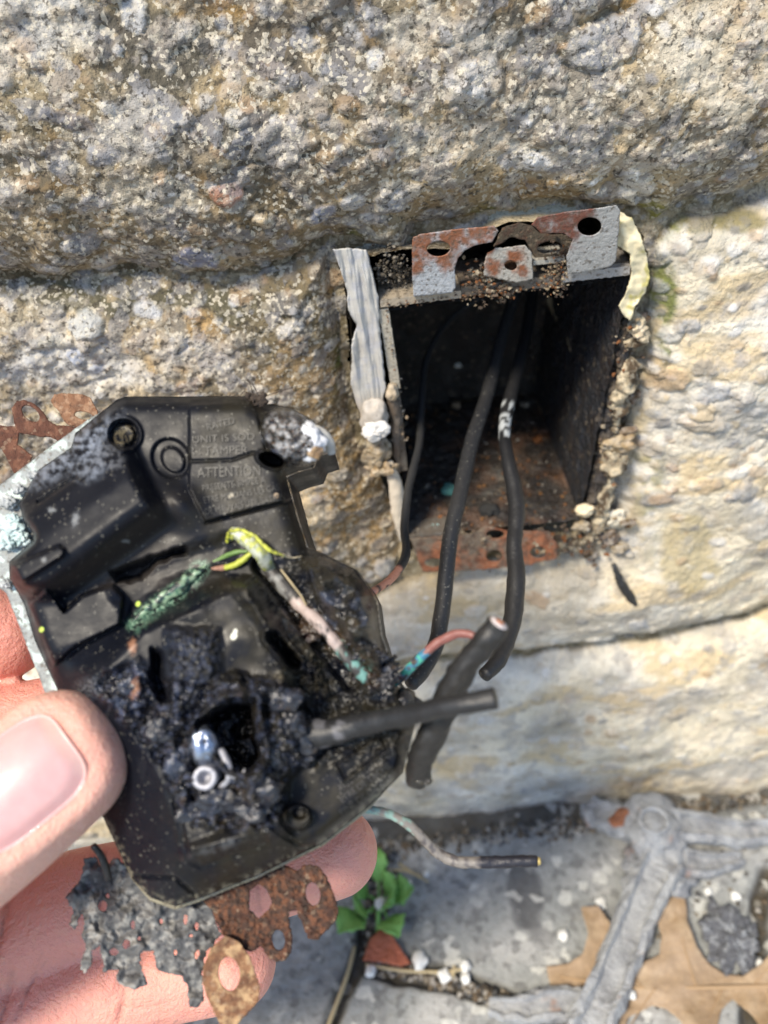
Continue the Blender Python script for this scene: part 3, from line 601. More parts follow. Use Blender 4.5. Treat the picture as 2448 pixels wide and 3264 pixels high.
for i in range(10):
    t = rng.uniform(0, 1); pxx = np.interp(t, [0, .3, .6, .8, 1], [2000, 1975, 1950, 1960, 1890]); pyy = 1000 + 740 * t
    r = rng.uniform(.6, 2.3); c = [(.56, .46, .32), (.36, .27, .17), (.66, .6, .48), (.16, .12, .09), (.40, .26, .14)][rng.integers(5)]
    blob('chunk', W(pxx + rng.uniform(-20, 60), pyy + rng.uniform(-10, 10), rng.uniform(-2, 1.5)), (r * rng.uniform(.8, 2.0), r * .7, r * rng.uniform(.7, 1.3)), m_stone_pale, cr, cols=lighten(np.array(c) * 1.1, .15), amp=.6, fs=1.5, n=4, seed=i)
blob('chunk', W(1862, 1625, 2.2), (2.2, 1.5, 1.6), m_grit, cr, cols=lighten((.8, .66, .45), .1), amp=.6, fs=1.6, n=3, seed=81)
for i in range(9):
    r = rng.uniform(.5, 1.4); blob('chunk', W(rng.uniform(1760, 2010), 1660 + rng.uniform(0, 110), rng.uniform(.5, 2.)), (r * 1.6, r * .8, r), m_stone_pale, cr, cols=lighten([(.36, .30, .22), (.48, .43, .35), (.2, .16, .12)][i % 3], .2), amp=.6, fs=1.5, n=4, seed=100 + i)

# ------------------------------------------------------------------ loose grit (uncountable)
def scatter(pts, rr, cols, mat, name, n_ico=1):
    V = []; Fc = []; CC = []; k = 0; v0, f0 = ico(n_ico)
    for p, r, c in zip(pts, rr, cols):
        s = rng.uniform(.6, 1.4, 3) * r; d = 1 + .3 * rng.standard_normal(len(v0)); a = rng.uniform(0, 6.28); ca_, sa_ = math.cos(a), math.sin(a)
        q = v0 * s * np.clip(d, .35, 1.9)[:, None] * np.array([1, 1, .8]); q = np.column_stack([q[:, 0] * ca_ - q[:, 1] * sa_, q[:, 0] * sa_ + q[:, 1] * ca_, q[:, 2]]) + p
        V.append(q); Fc += [tuple(i + k for i in f) for f in f0]; CC.append(np.tile(c, (len(q), 1))); k += len(q)
    return mesh(name, np.vstack(V), Fc, mat, None, cols=np.vstack(CC), smooth=False)
gp, gr, gc = [], [], []
gpal = [(.06, .045, .035), (.14, .10, .07), (.22, .17, .11), (.10, .07, .05), (.20, .085, .035), (.30, .25, .18)]
def gadd(x, y, o, r, c=None): gp.append(W(x, y, o)); gr.append(r); gc.append(gpal[rng.integers(6)] if c is None else c)
for i in range(260): gadd(1540 + rng.normal(0, 28), 900 + rng.normal(0, 30), rng.uniform(0, 3), rng.uniform(.15, .5))
for i in range(130): gadd(1610 + rng.normal(0, 16), 925 + rng.normal(0, 14), rng.uniform(0, 2.5), rng.uniform(.15, .5))
for i in range(160): t = rng.uniform(0, 1); gadd(1235 + 560 * t, 975 - 70 * t + rng.normal(0, 6), rng.uniform(1, 2.6), rng.uniform(.1, .3))
for i in range(60): t = rng.uniform(0, 1); gadd(1232 + 35 * t, 985 + 260 * t, rng.uniform(1, 2.), rng.uniform(.1, .25))
for i in range(300): gadd(1250 + rng.normal(0, 32), 860 + rng.normal(0, 30), rng.uniform(-4, 0), rng.uniform(.12, .4), [(.04, .035, .03), (.10, .085, .065), (.20, .18, .15)][rng.integers(3)])
for i in range(160): gadd(1265 + rng.normal(0, 14), 1330 + rng.normal(0, 45), rng.uniform(-1, 1.5), rng.uniform(.15, .4), [(.08, .07, .05), (.22, .17, .12), (.4, .33, .25)][rng.integers(3)])
for i in range(220): gadd(rng.uniform(1400, 1950), 1725 + rng.normal(0, 35), rng.uniform(.8, 2.5), rng.uniform(.15, .6))
for i in range(250): gadd(1780 + rng.normal(0, 20), 870 + rng.normal(0, 40), rng.uniform(.5, 2.5), rng.uniform(.12, .35))
for i in range(170): t = rng.uniform(0, 1); gadd(np.interp(t, [0, .3, .6, .8, 1], [2010, 1985, 1940, 1940, 1880]) + rng.normal(0, 22), 1000 + 720 * t, rng.uniform(-3, 1.5), rng.uniform(.2, .6))
# on the box floor
for i in range(520):
    u, v = rng.uniform(.02, .98), rng.uniform(0, 1) ** 1.3; p = (c4[3] * (1 - u) + c4[2] * u) + np.array([0, 56 * v, .3]); gp.append(p); gr.append(rng.uniform(.15, .55)); gc.append([(.05, .04, .03), (.09, .06, .04), (.16, .08, .04), (.05, .04, .035), (.2, .1, .04), (.25, .22, .18)][rng.integers(6)])
o = scatter(gp, gr, gc, m_grit, 'grit'); tag(o, 'loose brown and pale grit clinging in and around the steel box', 'grit', kind='stuff')

# ------------------------------------------------------------------ WIRES out of the box
def wpath(pts):  return np.array([at(np.array(float(a)), np.array(float(b)), np.array(float(d))) for a, b, d in pts])
o = tube('electrical_wire', wpath([(1600, 930, 222), (1535, 947, 222), (1434, 1020, 220), (1362, 1135, 212), (1343, 1294, 200), (1336, 1417, 190), (1304, 1547, 180), (1289, 1670, 172), (1293, 1771, 164), (1246, 1844, 156), (1185, 1888, 150)]),
         [.8, .8, .8, .8, .85, .85, .85, .85, .85, .8, .7], m_wirec, None, seg=14, rough=.12, rs=2.5,
         colf=lambda T, V: np.where((T[:, None] > .90) & (np.array([mn.noise(Vector(v) * .55) for v in V])[:, None] > -.08), np.array([.62, .27, .17]), np.array([.03, .03, .03])))
tag(o, 'thin black wire on the left of the box ending in a bare copper tip', 'wire', 'wires hanging out of the steel box')
o = tube('electrical_wire', wpath([(1672, 840, 212), (1651, 911, 212), (1600, 1070, 206), (1555, 1251, 196), (1506, 1402, 186), (1463, 1590, 176), (1434, 1721, 171), (1412, 1923, 166), (1390, 2053, 162), (1345, 2135, 158), (1311, 2180, 155)]),
         [1.5, 1.5, 1.5, 1.55, 1.6, 1.6, 1.6, 1.6, 1.6, 1.65, 1.4], m_wire, None, seg=18, rough=.10, rs=3)
tag(o, 'thick straight black wire, middle of the three hanging from the box', 'wire', 'wires hanging out of the steel box')
o = tube('electrical_wire', wpath([(1712, 840, 218), (1700, 911, 216), (1683, 1034, 211), (1655, 1160, 202), (1618, 1300, 193), (1607, 1388, 187), (1622, 1475, 182), (1646, 1605, 177), (1640, 1735, 172), (1645, 1851, 168), (1629, 1996, 163), (1590, 2100, 158), (1545, 2152, 155)]),
         [1.5, 1.5, 1.5, 1.5, 1.5, 1.35, 1.5, 1.75, 1.55, 1.8, 1.75, 1.6, 1.3], m_wirec, None, seg=18, rough=.18, rs=2.5,
         colf=lambda T, V: np.where((np.abs(T - .46) < .05)[:, None] & (np.array([mn.noise(Vector(v) * .7) for v in V])[:, None] > .1), np.array([.4, .42, .42]), np.array([.013, .013, .014])))
tag(o, 'thick wavy black wire on the right with a frayed whitish spot halfway down', 'wire', 'wires hanging out of the steel box')
o = tube('wire_remnant', np.array([W(1955, 1800, 3), W(1975, 1850, 4), W(2000, 1890, 4), W(2025, 1925, 4), W(2045, 1950, 3)]), [.6, 1.0, 1.2, 1.0, .5], m_wire, None, rough=.5, rs=1.0)
tag(o, 'short charred twig of wire lying on the pale stone below right of the box', 'wire scrap')

# ------------------------------------------------------------------ RECEPTACLE (held device)
dev = empty('electrical_receptacle', on_dev(np.array(650.), np.array(2050.), -8)); tag(dev, 'burnt melted black wall receptacle seen from the back, held between thumb and fingers', 'electrical outlet')
BODY = [(372, 1274), (398, 1264), (804, 1262), (826, 1290), (870, 1288), (930, 1302), (1000, 1340), (1042, 1390), (1056, 1442), (1015, 1455), (1000, 1492), (950, 1505), (915, 1520), (950, 1650), (981, 1745), (1035, 1765), (1136, 1815), (1180, 1874),
        (1203, 1918), (1217, 2022), (1232, 2066), (1255, 2160), (1290, 2215), (1328, 2290), (1284, 2464), (1180, 2568), (1033, 2686), (826, 2789), (634, 2865), (560, 2890), (480, 2862), (420, 2800), (345, 2641), (235, 2400), (190, 2214), (110, 2040), (78, 1930), (52, 1880),
        (30, 1844), (29, 1790), (105, 1724), (105, 1699), (72, 1652), (61, 1605), (119, 1500), (228, 1425), (240, 1380)]
st_ = 2.6
dxs = np.arange(-10, 1350, st_); dys = np.arange(1250, 2910, st_); DX, DY = np.meshgrid(dxs, dys)
qx = DX + 2.0 * fbm(DX, DY, 40, 2, 301); qy = DY + 2.0 * fbm(DX, DY, 40, 2, 305)
sb = sdf(DX, DY, BODY); sbn = sdf(qx, qy, BODY)
melt = np.clip(ss(820, 960, DX) * ss(1750, 1800, DY) * ss(2500, 2350, DY), 0, 1)
h = 8.4 * (1 - np.exp(-np.maximum(sb, 0) / 9.0))
wq = DX + 13 * fbm(DX, DY, 55, 3, 701); wr = DY + 13 * fbm(DX, DY, 55, 3, 705)
def zoneD(cx, cy, rx, ry, rot=0):
    c, s = math.cos(R(rot)), math.sin(R(rot)); u = ((DX - cx) * c + (DY - cy) * s) / rx; v = (-(DX - cx) * s + (DY - cy) * c) / ry; return np.hypot(u, v)
BL = [(61, 1605), (119, 1562), (231, 1489), (318, 1402), (354, 1388), (394, 1431), (427, 1507), (467, 1583), (524, 1652), (553, 1724), (542, 1764), (344, 1815), (289, 1840), (202, 1887), (72, 1873), (36, 1844), (32, 1800), (105, 1724), (105, 1699), (72, 1652)]
h = h - 2.0
vv = .59 * DX + .81 * DY
BLX = [(50, 1570), (228, 1425), (300, 1352), (352, 1380), (394, 1431), (427, 1507), (467, 1583), (524, 1652), (553, 1724), (542, 1764), (344, 1815), (289, 1840), (202, 1887), (72, 1873), (36, 1844), (30, 1790), (105, 1724), (105, 1699), (66, 1640)]
s1 = sdf(DX, DY, BLX); bprof = np.interp(vv, [1240, 1290, 1368, 1384, 1470, 1560, 1600, 1690], [.5, 3.5, 9.0, 11.2, 13.2, 14.0, 13.0, 4.0])
h = np.where(s1 > -40, h + (np.maximum(bprof, h) - h) * ss(-38, 14, s1), h)
h = blur(h, 5, 2)
sn = sdf(DX, DY, [(36, 1800), (190, 1735), (212, 1752), (205, 1775), (70, 1862)]); h += 1.3 * ss(-2, 10, sn)
h -= 1.1 * ss(7, 2, segd(DX, DY, (122, 1600), (238, 1520)))
sc1 = zoneD(394, 1384, 46, 44, 25); h -= 2.2 * ss(1.12, .95, sc1); h += 1.0 * ss(.85, .7, sc1); h += .8 * np.exp(-((sc1 - 1.2) / .1) ** 2)
lg = zoneD(545, 1462, 66, 58, 55); h -= .7 * ss(1.04, .96, lg); lg2 = zoneD(552, 1466, 44, 34, 55); h += .5 * ss(1.05, .9, lg2)
# cone-like flow between block and plate
h += 2.0 * np.exp(-(zoneD(560, 1600, 90, 50, 40)) ** 2)
pl = sdf(qx, qy, [(600, 1290), (810, 1275), (860, 1480), (905, 1500), (940, 1590), (655, 1665), (600, 1560)]); h += .7 * ss(0, 5, pl)
h -= .5 * ss(4, 1, lined(DX, DY, [(610, 1470), (740, 1466), (800, 1445), (830, 1440)])); h -= .6 * ss(5, 1, lined(DX, DY, [(655, 1667), (760, 1640), (923, 1598)]))
# dark gap and the smooth field under it
h -= 4.5 * ss(-6, 20, sdf(wq, wr, [(350, 1822), (545, 1752), (590, 1740), (600, 1765), (500, 1800), (450, 1845), (372, 1858)]))
h -= 1.0 * ss(-20, 40, sdf(wq, wr, [(330, 1860), (600, 1740), (730, 1700), (760, 1740), (720, 1820), (560, 1860), (440, 1950), (400, 1960)]))
h += 2.2 * ss(0, 9, sdf(DX, DY, [(84, 1928), (145, 1876), (169, 1891), (205, 1946), (259, 1897), (362, 1858), (398, 1903), (386, 1994), (241, 2066), (170, 2130), (150, 2080)]))
LB = [(440, 1990), (520, 1960), (640, 1900), (740, 1850), (800, 1850), (880, 1980), (930, 2120), (960, 2330), (978, 2420), (912, 2482), (905, 2640), (760, 2680), (610, 2710), (540, 2560), (450, 2330), (310, 2180), (380, 2060)]
sL = sdf(wq * .5 + qx * .5, wr * .5 + qy * .5, LB)
lowl = np.clip(ss(40, -40, 1.06 * (DX - 905) - (DY - 2640) * .25) + ss(2600, 2690, DY), 0, 1) * ss(2010, 2150, DY + .45 * (DX - 300)) * ss(940, 860, DX - .6 * (DY - 2640) * (DY > 2640))
ramp = np.where(sL > 0, 1, np.clip(sb, 0, None) / (np.clip(sb, 0, None) + np.abs(sL) + 1e-6))
top_l = 12.2 + .6 * fbm(DX, DY, 160, 2, 711)
h = h * (1 - lowl) + lowl * (2.0 + (top_l - 2.0) * ramp ** .8)
h = h + (np.maximum(top_l, h) - h) * ss(-22, 40, sL)
h = np.where(sb > 0, h, 0)
RZ = [(440, 2100), (520, 2160), (700, 2170), (900, 2160), (960, 2350), (980, 2420), (910, 2480), (905, 2600), (870, 2660), (620, 2640), (560, 2560), (480, 2400), (280, 2210), (320, 2140)]
sR = sdf(wq, wr, RZ); rzm = ss(-15, 30, sR)
h += rzm * (4.2 * fbm(DX, DY, 85, 4, 311) + .55 * fbm(DX, DY, 24, 2, 315) + .06 * fbm(DX, DY, 7, 2, 319))
h -= 4.5 * ss(-4, 26, sdf(wq, wr, [(478, 2065), (520, 2075), (530, 2180), (550, 2245), (500, 2245), (472, 2160)]))
s5 = sdf(wq, wr, [(540, 2010), (690, 2010), (700, 2130), (660, 2210), (600, 2245), (545, 2150)]); h += 1.8 * ss(-25, 35, s5) + .6 * ss(0, 10, s5) * fbm(DX, DY, 20, 3, 321)
h += 3.4 * ss(1.15, .35, zoneD(745, 2205, 70, 66) + .25 * fbm(DX, DY, 30, 2, 325)); h += 2.2 * ss(1.05, .5, zoneD(860, 2215, 62, 45) + .3 * fbm(DX, DY, 20, 2, 327))
CR = [(640, 2310), (690, 2260), (741, 2238), (800, 2236), (818, 2320), (835, 2415), (800, 2460), (740, 2445), (697, 2400), (668, 2350)]
sc = sdf(wq, wr, CR); h += 2.8 * np.exp(-((sc + 22) / 16) ** 2); h = np.where(sc > -6, h - 10.5 * ss(-6, 22, sc), h)
h -= 3.6 * ss(-10, 40, sdf(wq, wr, [(600, 2340), (660, 2320), (720, 2440), (740, 2500), (650, 2540), (600, 2440)])) 
# ridge with the word HOT and its torn slot
rg = segd(wq, wr, (790, 1850), (950, 2090)); h += 2.0 * ss(75, 5, rg) * ss(1830, 1880, DY)
h -= 6.0 * ss(26, 4, segd(qx, qy, (868, 2030), (938, 2112)) + 7 * fbm(DX, DY, 18, 3, 361)); h += 1.2 * np.exp(-((segd(qx, qy, (868, 2030), (938, 2112)) - 28) / 8) ** 2)
h -= 2.6 * ss(38, 20, segd(qx, qy, (835, 1800), (1120, 2175)))
s6 = sdf(qx, qy, [(940, 1770), (1040, 1772), (1130, 1812), (1185, 1880), (1205, 1950), (1215, 2060), (1250, 2170), (1190, 2160), (1100, 2060), (1010, 1930)]); h += 4.0 * ss(-2, 45, s6) + ss(0, 20, s6) * (2.0 * fbm(DX, DY, 75, 2, 331) + .15 * fbm(DX, DY, 18, 2, 333))
edge = np.exp(-np.maximum(s6, 0) / 14) * (s6 > -4); h += edge * 1.0 * fbm(DX, DY, 9, 3, 335)
h += 1.2 * ss(0, 30, sdf(qx, qy, [(985, 2060), (1010, 2060), (1060, 2200), (1070, 2260), (985, 2200), (940, 2300), (930, 2200)])) * (1 + fbm(DX, DY, 14, 3, 337) * 2)
# rectangle frame in the label field
rc = [(1074, 2435), (1208, 2345), (1233, 2388), (1100, 2486), (1074, 2435)]; h -= .5 * ss(5, 1.5, lined(DX, DY, rc)); h += .4 * np.exp(-((lined(DX, DY, rc) - 6) / 2.5) ** 2)
h -= .4 * ss(4, 1, lined(DX, DY, [(1018, 2182), (1022, 2240), (1100, 2200), (1170, 2178)]))
# lower rim folds
h -= .5 * ss(14, 3, lined(DX, DY, [(560, 2560), (600, 2740), (640, 2760), (760, 2720), (850, 2690)])); h += .8 * ss(40, 5, lined(DX, DY, [(600, 2720), (700, 2690), (840, 2640)]))
h -= .8 * ss(9, 3, lined(DX, DY, [(420, 2790), (560, 2800), (620, 2850)])); h -= .9 * ss(9, 3, lined(DX, DY, [(880, 2650), (960, 2700), (1000, 2700)]))
sc2 = zoneD(948, 2605, 46, 42); h += 2.6 * ss(1.05, .85, sc2) - 1.4 * ss(.6, .3, zoneD(955, 2590, 46, 42))
# torn lobe at the upper right with caked white powder
lb = zoneD(945, 1390, 118, 88, 25); h += 5.5 * np.sqrt(np.clip(1 - lb ** 2, 0, 1)) + ss(1, .7, lb) * (1.0 * fbm(DX, DY, 35, 3, 341) + .5 * fbm(DX, DY, 10, 3, 343))
hl = zoneD(868, 1467, 42, 22, 20); h -= 7 * ss(1.05, .75, hl); h += .9 * np.exp(-((hl - 1.2) / .15) ** 2)
h += .035 * fbm(DX, DY, 60, 2, 351) + .012 * fbm(DX, DY, 8, 2, 353)
h += (melt * 1.0) * fbm(DX, DY, 40, 2, 355)
h = np.where(sb > 0, np.maximum(h, np.where(sb > 25, 1.4, -.5)), 0)
h = np.where(sb > 0, h * .35 + .65 * blur(h, 1, 2), 0)
pit_shade = ss(2, 14, sc)
# colour
dc = np.zeros(DX.shape + (3,)); dc[:] = (.005, .006, .010)
m1 = fbm(DX, DY, 70, 4, 401); m2 = fbm(DX, DY, 22, 4, 403); m3 = fbm(DX, DY, 7, 3, 405)
dc = mix(dc, (.017, .015, .0105), ss(-.5, .3, m1) * ss(450, 750, DX) * .95); dc = mix(dc, (.030, .026, .024), ss(20, 60, vv - 1560) * ss(600, 500, DX) * ss(1900, 1850, DY))
dust_sheen = np.clip(ss(1.1, .3, zoneD(230, 1440, 230, 60, -38)) + .8 * ss(1.1, .4, zoneD(290, 1480, 90, 60, -38)), 0, 1) * ss(-.35, .45, m2 + .3 * m1)
dc = mix(dc, (.24, .27, .33), dust_sheen * .75)  # powder dust, with reflected sky blue put into its colour
dc = mix(dc, (.14, .145, .16), ss(1.1, .2, zoneD(355, 1465, 60, 60)) * ss(-.1, .2, m2) * .5)
for (cx, cy, rx, ry, rot) in ((240, 1655, 12, 26, 10), (165, 1625, 14, 10, 0), (400, 1725, 16, 7, 0), (140, 1785, 9, 9, 0)): dc = mix(dc, (.22, .23, .24), ss(1.2, .4, zoneD(cx, cy, rx, ry, rot) + m3) * .7)
dc = mix(dc, (.10, .085, .055), ss(1.0, .7, sc1) * ss(-.2, .2, m3 + m2))
dc = mix(dc, (.07, .085, .14), rzm * ss(.05, .35, m2 + .3 * m3) * .65); dc = mix(dc, (.05, .034, .022), rzm * ss(.15, .4, m3 + .4 * m1) * .4)  # the blue mix paints reflected sky onto the melted zone
dc = mix(dc, (.05, .06, .095), ss(-30, 40, s5) * ss(-.25, .3, m2) * .5)  # bluish lump, sky sheen mixed into its colour
for (cx, cy, rx, ry) in ((425, 2190, 20, 40), (422, 2060, 14, 26)): dc = mix(dc, (.30, .15, .09), ss(1.2, .5, zoneD(cx, cy, rx, ry) + .8 * m3) * .8)
dc = mix(dc, (.14, .15, .17), ss(1.1, .3, zoneD(290, 2190, 70, 40, -10)) * ss(-.1, .2, m3) * .6)
lbm = ss(1.02, .8, lb); dc = mix(dc, (.13, .13, .13), lbm * ss(-.3, .2, m2) * .9); dc = mix(dc, (.55, .56, .58), lbm * ss(-.1, .45, m2 + m3 * .4) * .55); dc = mix(dc, (.16, .09, .05), lbm * ss(.15, .3, m3) * .6)
dc = mix(dc, (.6, .6, .58), ss(14, 5, lined(DX, DY, [(985, 1360), (1030, 1400), (1050, 1440)])) * lbm * .8)
dc = mix(dc, (.035, .03, .02), ss(0, 30, s6) * ss(-.1, .3, m1) * .7)
dc = mix(dc, (.07, .04, .02), ss(50, 20, segd(DX, DY, (960, 1950), (1200, 2160))) * ss(-.05, .2, m3) * .8); dc = mix(dc, (.12, .30, .24), ss(30, 12, segd(DX, DY, (1080, 2060), (1170, 2150))) * ss(.1, .25, m3 + .3 * m2) * .9)
dc = mix(dc, (.09, .08, .06), ss(60, 10, rg) * ss(-.1, .25, m2) * ss(1850, 1890, DY) * .6)
dc = mix(dc, (.16, .14, .10), ss(1.2, .3, zoneD(905, 2155, 60, 22, 5)) * ss(-.1, .2, m3) * .8)
green = ss(40, 10, lined(DX, DY, [(430, 1990), (500, 1930), (600, 1860), (640, 1810)])) * ss(-.25, .1, m2 + .4 * m3); dc = mix(dc, (.09, .19, .13), green * .65); dc = mix(dc, (.35, .5, .36), green * ss(.12, .3, m3) * .75)
dc = mix(dc, (.2, .18, .13), ss(26, 4, sb) * ss(2350, 2450, DY) * ss(-.1, .2, m2) * .8)
dc = mix(dc, (.30, .28, .24), ss(1.2, .3, zoneD(1215, 2500, 60, 26, -40)) * ss(-.05, .2, m3) * .8)
dc = mix(dc, (.07, .075, .08), ss(1.2, .3, zoneD(700, 2700, 110, 18, -18)) * ss(-.1, .2, m2) * .9)
for (cx, cy, r, c) in ((745, 2028, 9, (.75, .75, .62)), (440, 1925, 7, (.5, .65, .12)), (132, 2007, 7, (.5, .65, .12)), (750, 2012, 6, (.7, .7, .6)), (940, 1560, 8, (.3, .27, .2)), (735, 1580, 8, (.4, .36, .28)), (880, 1580, 7, (.4, .3, .2))): dc = mix(dc, c, ss(1.2, .8, zoneD(cx, cy, r, r * 1.3, 30)))
dc = dc * (1 - .8 * pit_shade[..., None])  # crater floor blackened to stand for the shade of a deep hole
PD = on_dev(DX, DY, h); ok = sb > 0
idd = np.arange(DX.size).reshape(DX.shape); qd = np.stack([idd[:-1, :-1], idd[1:, :-1], idd[1:, 1:], idd[:-1, 1:]], -1)
okq = ok[:-1, :-1] & ok[1:, :-1] & ok[1:, 1:] & ok[:-1, 1:]
rough_q = ((rzm > .5) | (lb < 1.05) | (s6 > 2) | (melt > .5) & (segd(DX, DY, (960, 1950), (1200, 2160)) < 70))[:-1, :-1]
PDf = PD.reshape(-1, 3); DCf = np.clip(dc, .004, .9).reshape(-1, 3)
def devsub(name, sel, mat, parent):
    f = qd[sel]; u, inv = np.unique(f, return_inverse=True); return mesh(name, PDf[u], inv.reshape(f.shape), mat, parent, cols=DCf[u])
hous = devsub('housing', okq & ~rough_q, m_black, dev)
o = devsub('melted_housing', okq & rough_q, m_char, dev); o['label'] = 'melted and charred areas of the housing'
# side walls of the housing, running back to the face
bo = jag(BODY, 10, .1, 30, 1); bp0 = on_dev(bo[:, 0], bo[:, 1], .6); nb = len(bo)
ctr = bp0.mean(0); V = np.vstack([bp0, bp0 - DN * 6, (bp0 - DN * 12)]); Fc = []
for k in range(2):
    for i in range(nb): Fc.append((k * nb + i, (k + 1) * nb + i, (k + 1) * nb + (i + 1) % nb, k * nb + (i + 1) % nb))
mesh('side_wall', V, Fc, m_black, dev, cols=np.tile((.016, .016, .017), (len(V), 1)))
# the pale face frame behind
FR = [(-70, 1590), (0, 1545), (130, 1447), (290, 1330), (350, 1300), (420, 1300), (780, 1300), (880, 1540), (930, 1770), (1100, 1850), (1170, 1950), (1220, 2190), (1290, 2300), (1270, 2470), (1180, 2578), (1034, 2694), (828, 2796), (636, 2874), (560, 2900), (478, 2872), (418, 2800), (345, 2640), (235, 2410),
      (151, 2232), (127, 2163), (75, 2030), (20, 1890), (-40, 1850)]
sheet('face_frame', [jag(FR, 10, .8, 20, 2)], lambda px, py, hh: on_dev(px, py, -1.4 + hh), 2.2, m_zinc, dev, smooth=False,
      cols=lambda px, py: mix(mix(np.broadcast_to(np.array([.26, .28, .28]), px.shape + (3,)).copy(), (.55, .66, .64), ss(.0, .25, fbm(px, py, 40, 4, 411)) * .9), (.30, .27, .19), ss(2400, 2600, py)))
# powdery crust on the frame
for i, (cx, cy, r) in enumerate([(40, 1690, 34), (70, 1720, 26), (20, 1730, 30), (45, 1655, 22), (25, 1600, 26), (60, 1560, 20), (110, 1515, 18), (20, 1860, 18)]):
    blob('powder_crust', on_dev(np.array(float(cx)), np.array(float(cy)), 1.0), (r / 23, r / 23 * .8, .7), m_grit, dev, cols=lighten((.50, .62, .62) if i < 4 else (.42, .44, .44), .25), axes=[Rt, Up, DN], amp=.6, fs=2.4, n=4, seed=i)
# ---- text on the housing
def sample_h(px, py):
    i = np.clip(((px - dxs[0]) / st_), 0, len(dxs) - 2); j = np.clip(((py - dys[0]) / st_), 0, len(dys) - 2)
    a = i.astype(int); b = j.astype(int); u = i - a; v = j - b
    return (h[b, a] * (1 - u) + h[b, a + 1] * u) * (1 - v) + (h[b + 1, a] * (1 - u) + h[b + 1, a + 1] * u) * v
def text(s, x, y, size, ang, mat=m_text, up=.2, shear=0., width=None):
    cv = bpy.data.curves.new('t', 'FONT'); cv.body = s; cv.size = 1; cv.extrude = .02; cv.resolution_u = 3
    V, Fc = curve_mesh(cv)
    if not len(V): return
    wd_ = V[:, 0].max(); sx = size if width is None else width / wd_
    bm = bmesh.new(); vs = [bm.verts.new(v) for v in V]
    for f in Fc:
        try: bm.faces.new([vs[i] for i in f])
        except ValueError: pass
    bmesh.ops.triangulate(bm, faces=bm.faces)
    for it in range(2):
        ed = [e for e in bm.edges if e.calc_length() > .3]
        if ed: bmesh.ops.subdivide_edges(bm, edges=ed, cuts=1); bmesh.ops.triangulate(bm, faces=bm.faces)
    V = np.array([v.co[:] for v in bm.verts]); bm.verts.index_update(); Fc = [tuple(v.index for v in f.verts)[::-1] for f in bm.faces]; bm.free()
    a = R(ang); lx = V[:, 0] * sx; ly = V[:, 1] * size; lx = lx + shear * ly
    px = x + lx * math.cos(a) + ly * math.sin(a); py = y + lx * math.sin(a) - ly * math.cos(a)
    hh = sample_h(px, py) + np.where(V[:, 2] > 0, up, -.25)
    mesh('lettering', on_dev(px, py, hh), [f[::-1] for f in Fc], mat, hous, smooth=False)
text('RATED', 660, 1372, 30, -14); text('UNIT IS SOD', 612, 1412, 32, -3, width=200); text('R : TAMPER', 600, 1450, 38, -1, width=190)
text('ATTENTION', 630, 1522, 46, -2, width=200)
text('PRESENTE SIMPLE A', 645, 1567, 30, -8, width=205); text('ETRE MIS DANS LES CAS', 650, 1605, 30, -10, width=245); text('DE MAUVAIS UTILISATION', 655, 1642, 30, -11, width=260)
text('HOT', 772, 1856, 66, 52, width=120, up=.2); text('LINE', 872, 1990, 44, 52, width=70); text('MADE', 822, 1852, 38, 53, width=100, up=.2); text('IN', 925, 1968, 36, 60, width=42, up=.2)
text('HIR', 800, 2150, 32, 10); text('LINE', 1030, 2225, 46, -22, width=110); text('LIGNE', 1000, 2292, 50, -22, width=130)
text('BUT WIRE LINE', 1020, 2440, 30, -32, width=210); text('AVEC TRE DEN USAGE', 1085, 2522, 30, -34, width=215); text('ETRE DE TACHE', 1090, 2560, 30, -36, width=195); text('FINE DE LA', 1090, 2600, 28, -36, width=140)
# ---- conductor stubs and melted terminals
def dpt(x, y, hh): return on_dev(np.array(float(x)), np.array(float(y)), hh)
def dps(x, y, up_): return dpt(x, y, float(sample_h(np.array(float(x)), np.array(float(y)))) + up_)
tp = np.array([dpt(1325, 2496, 3.), dpt(1335, 2440, 5), dpt(1362, 2370, 8), dpt(1395, 2300, 10), dpt(1440, 2200, 13), dpt(1490, 2115, 15), dpt(1550, 2040, 17), dpt(1589, 1988, 18.)])
cab = tube('cable_stub', tp, [1.3, 1.7, 1.75, 1.8, 1.75, 1.6, 1.45, 1.3], m_wirec, dev, seg=30, rough=.32, rs=1.7, cap=.02, colf=lambda T, V: np.tile((.018, .017, .016), (len(V), 1)))
tdir = norm(tp[-1] - tp[-2])
tube('insulation_end', np.array([tp[-1] - tdir * .3, tp[-1] + tdir * .25]), [1.18, 1.12], m_grit, cab, seg=20, n=2, cap=.02, rough=.1, rs=.6, colf=lambda T, V: np.tile((.62, .55, .54), (len(V), 1)))
tube('copper_core', np.array([tp[-1], tp[-1] + tdir * .42]), [.62, .55], m_copper, cab, seg=14, n=2, cap=.1, rough=.1, rs=.6)
blob('molten_bead', dpt(1352, 2478, 4.5), (1.3, 1.0, .9), m_char, cab, cols=lighten((.05, .045, .035), .05), amp=.5, fs=1.6, n=3)
tube('cable_stub', np.array([dpt(950, 2335, 8), dpt(1031, 2338, 8.5), dpt(1139, 2315, 10), dpt(1248, 2290, 13), dpt(1356, 2268, 17), dpt(1450, 2250, 20), dpt(1530, 2235, 21), dpt(1580, 2226, 21.5)]), [1.9, 1.8, 1.5, 1.35, 1.25, 1.2, 1.2, 1.2], m_wirec, dev, seg=22, rough=.2, rs=2.5, cap=.03,
     colf=lambda T, V: np.where(((T < .25) & (np.array([mn.noise(Vector(v) * .6) for v in V]) > .1))[:, None], np.array([.10, .10, .11]), np.array([.015, .0155, .017])))
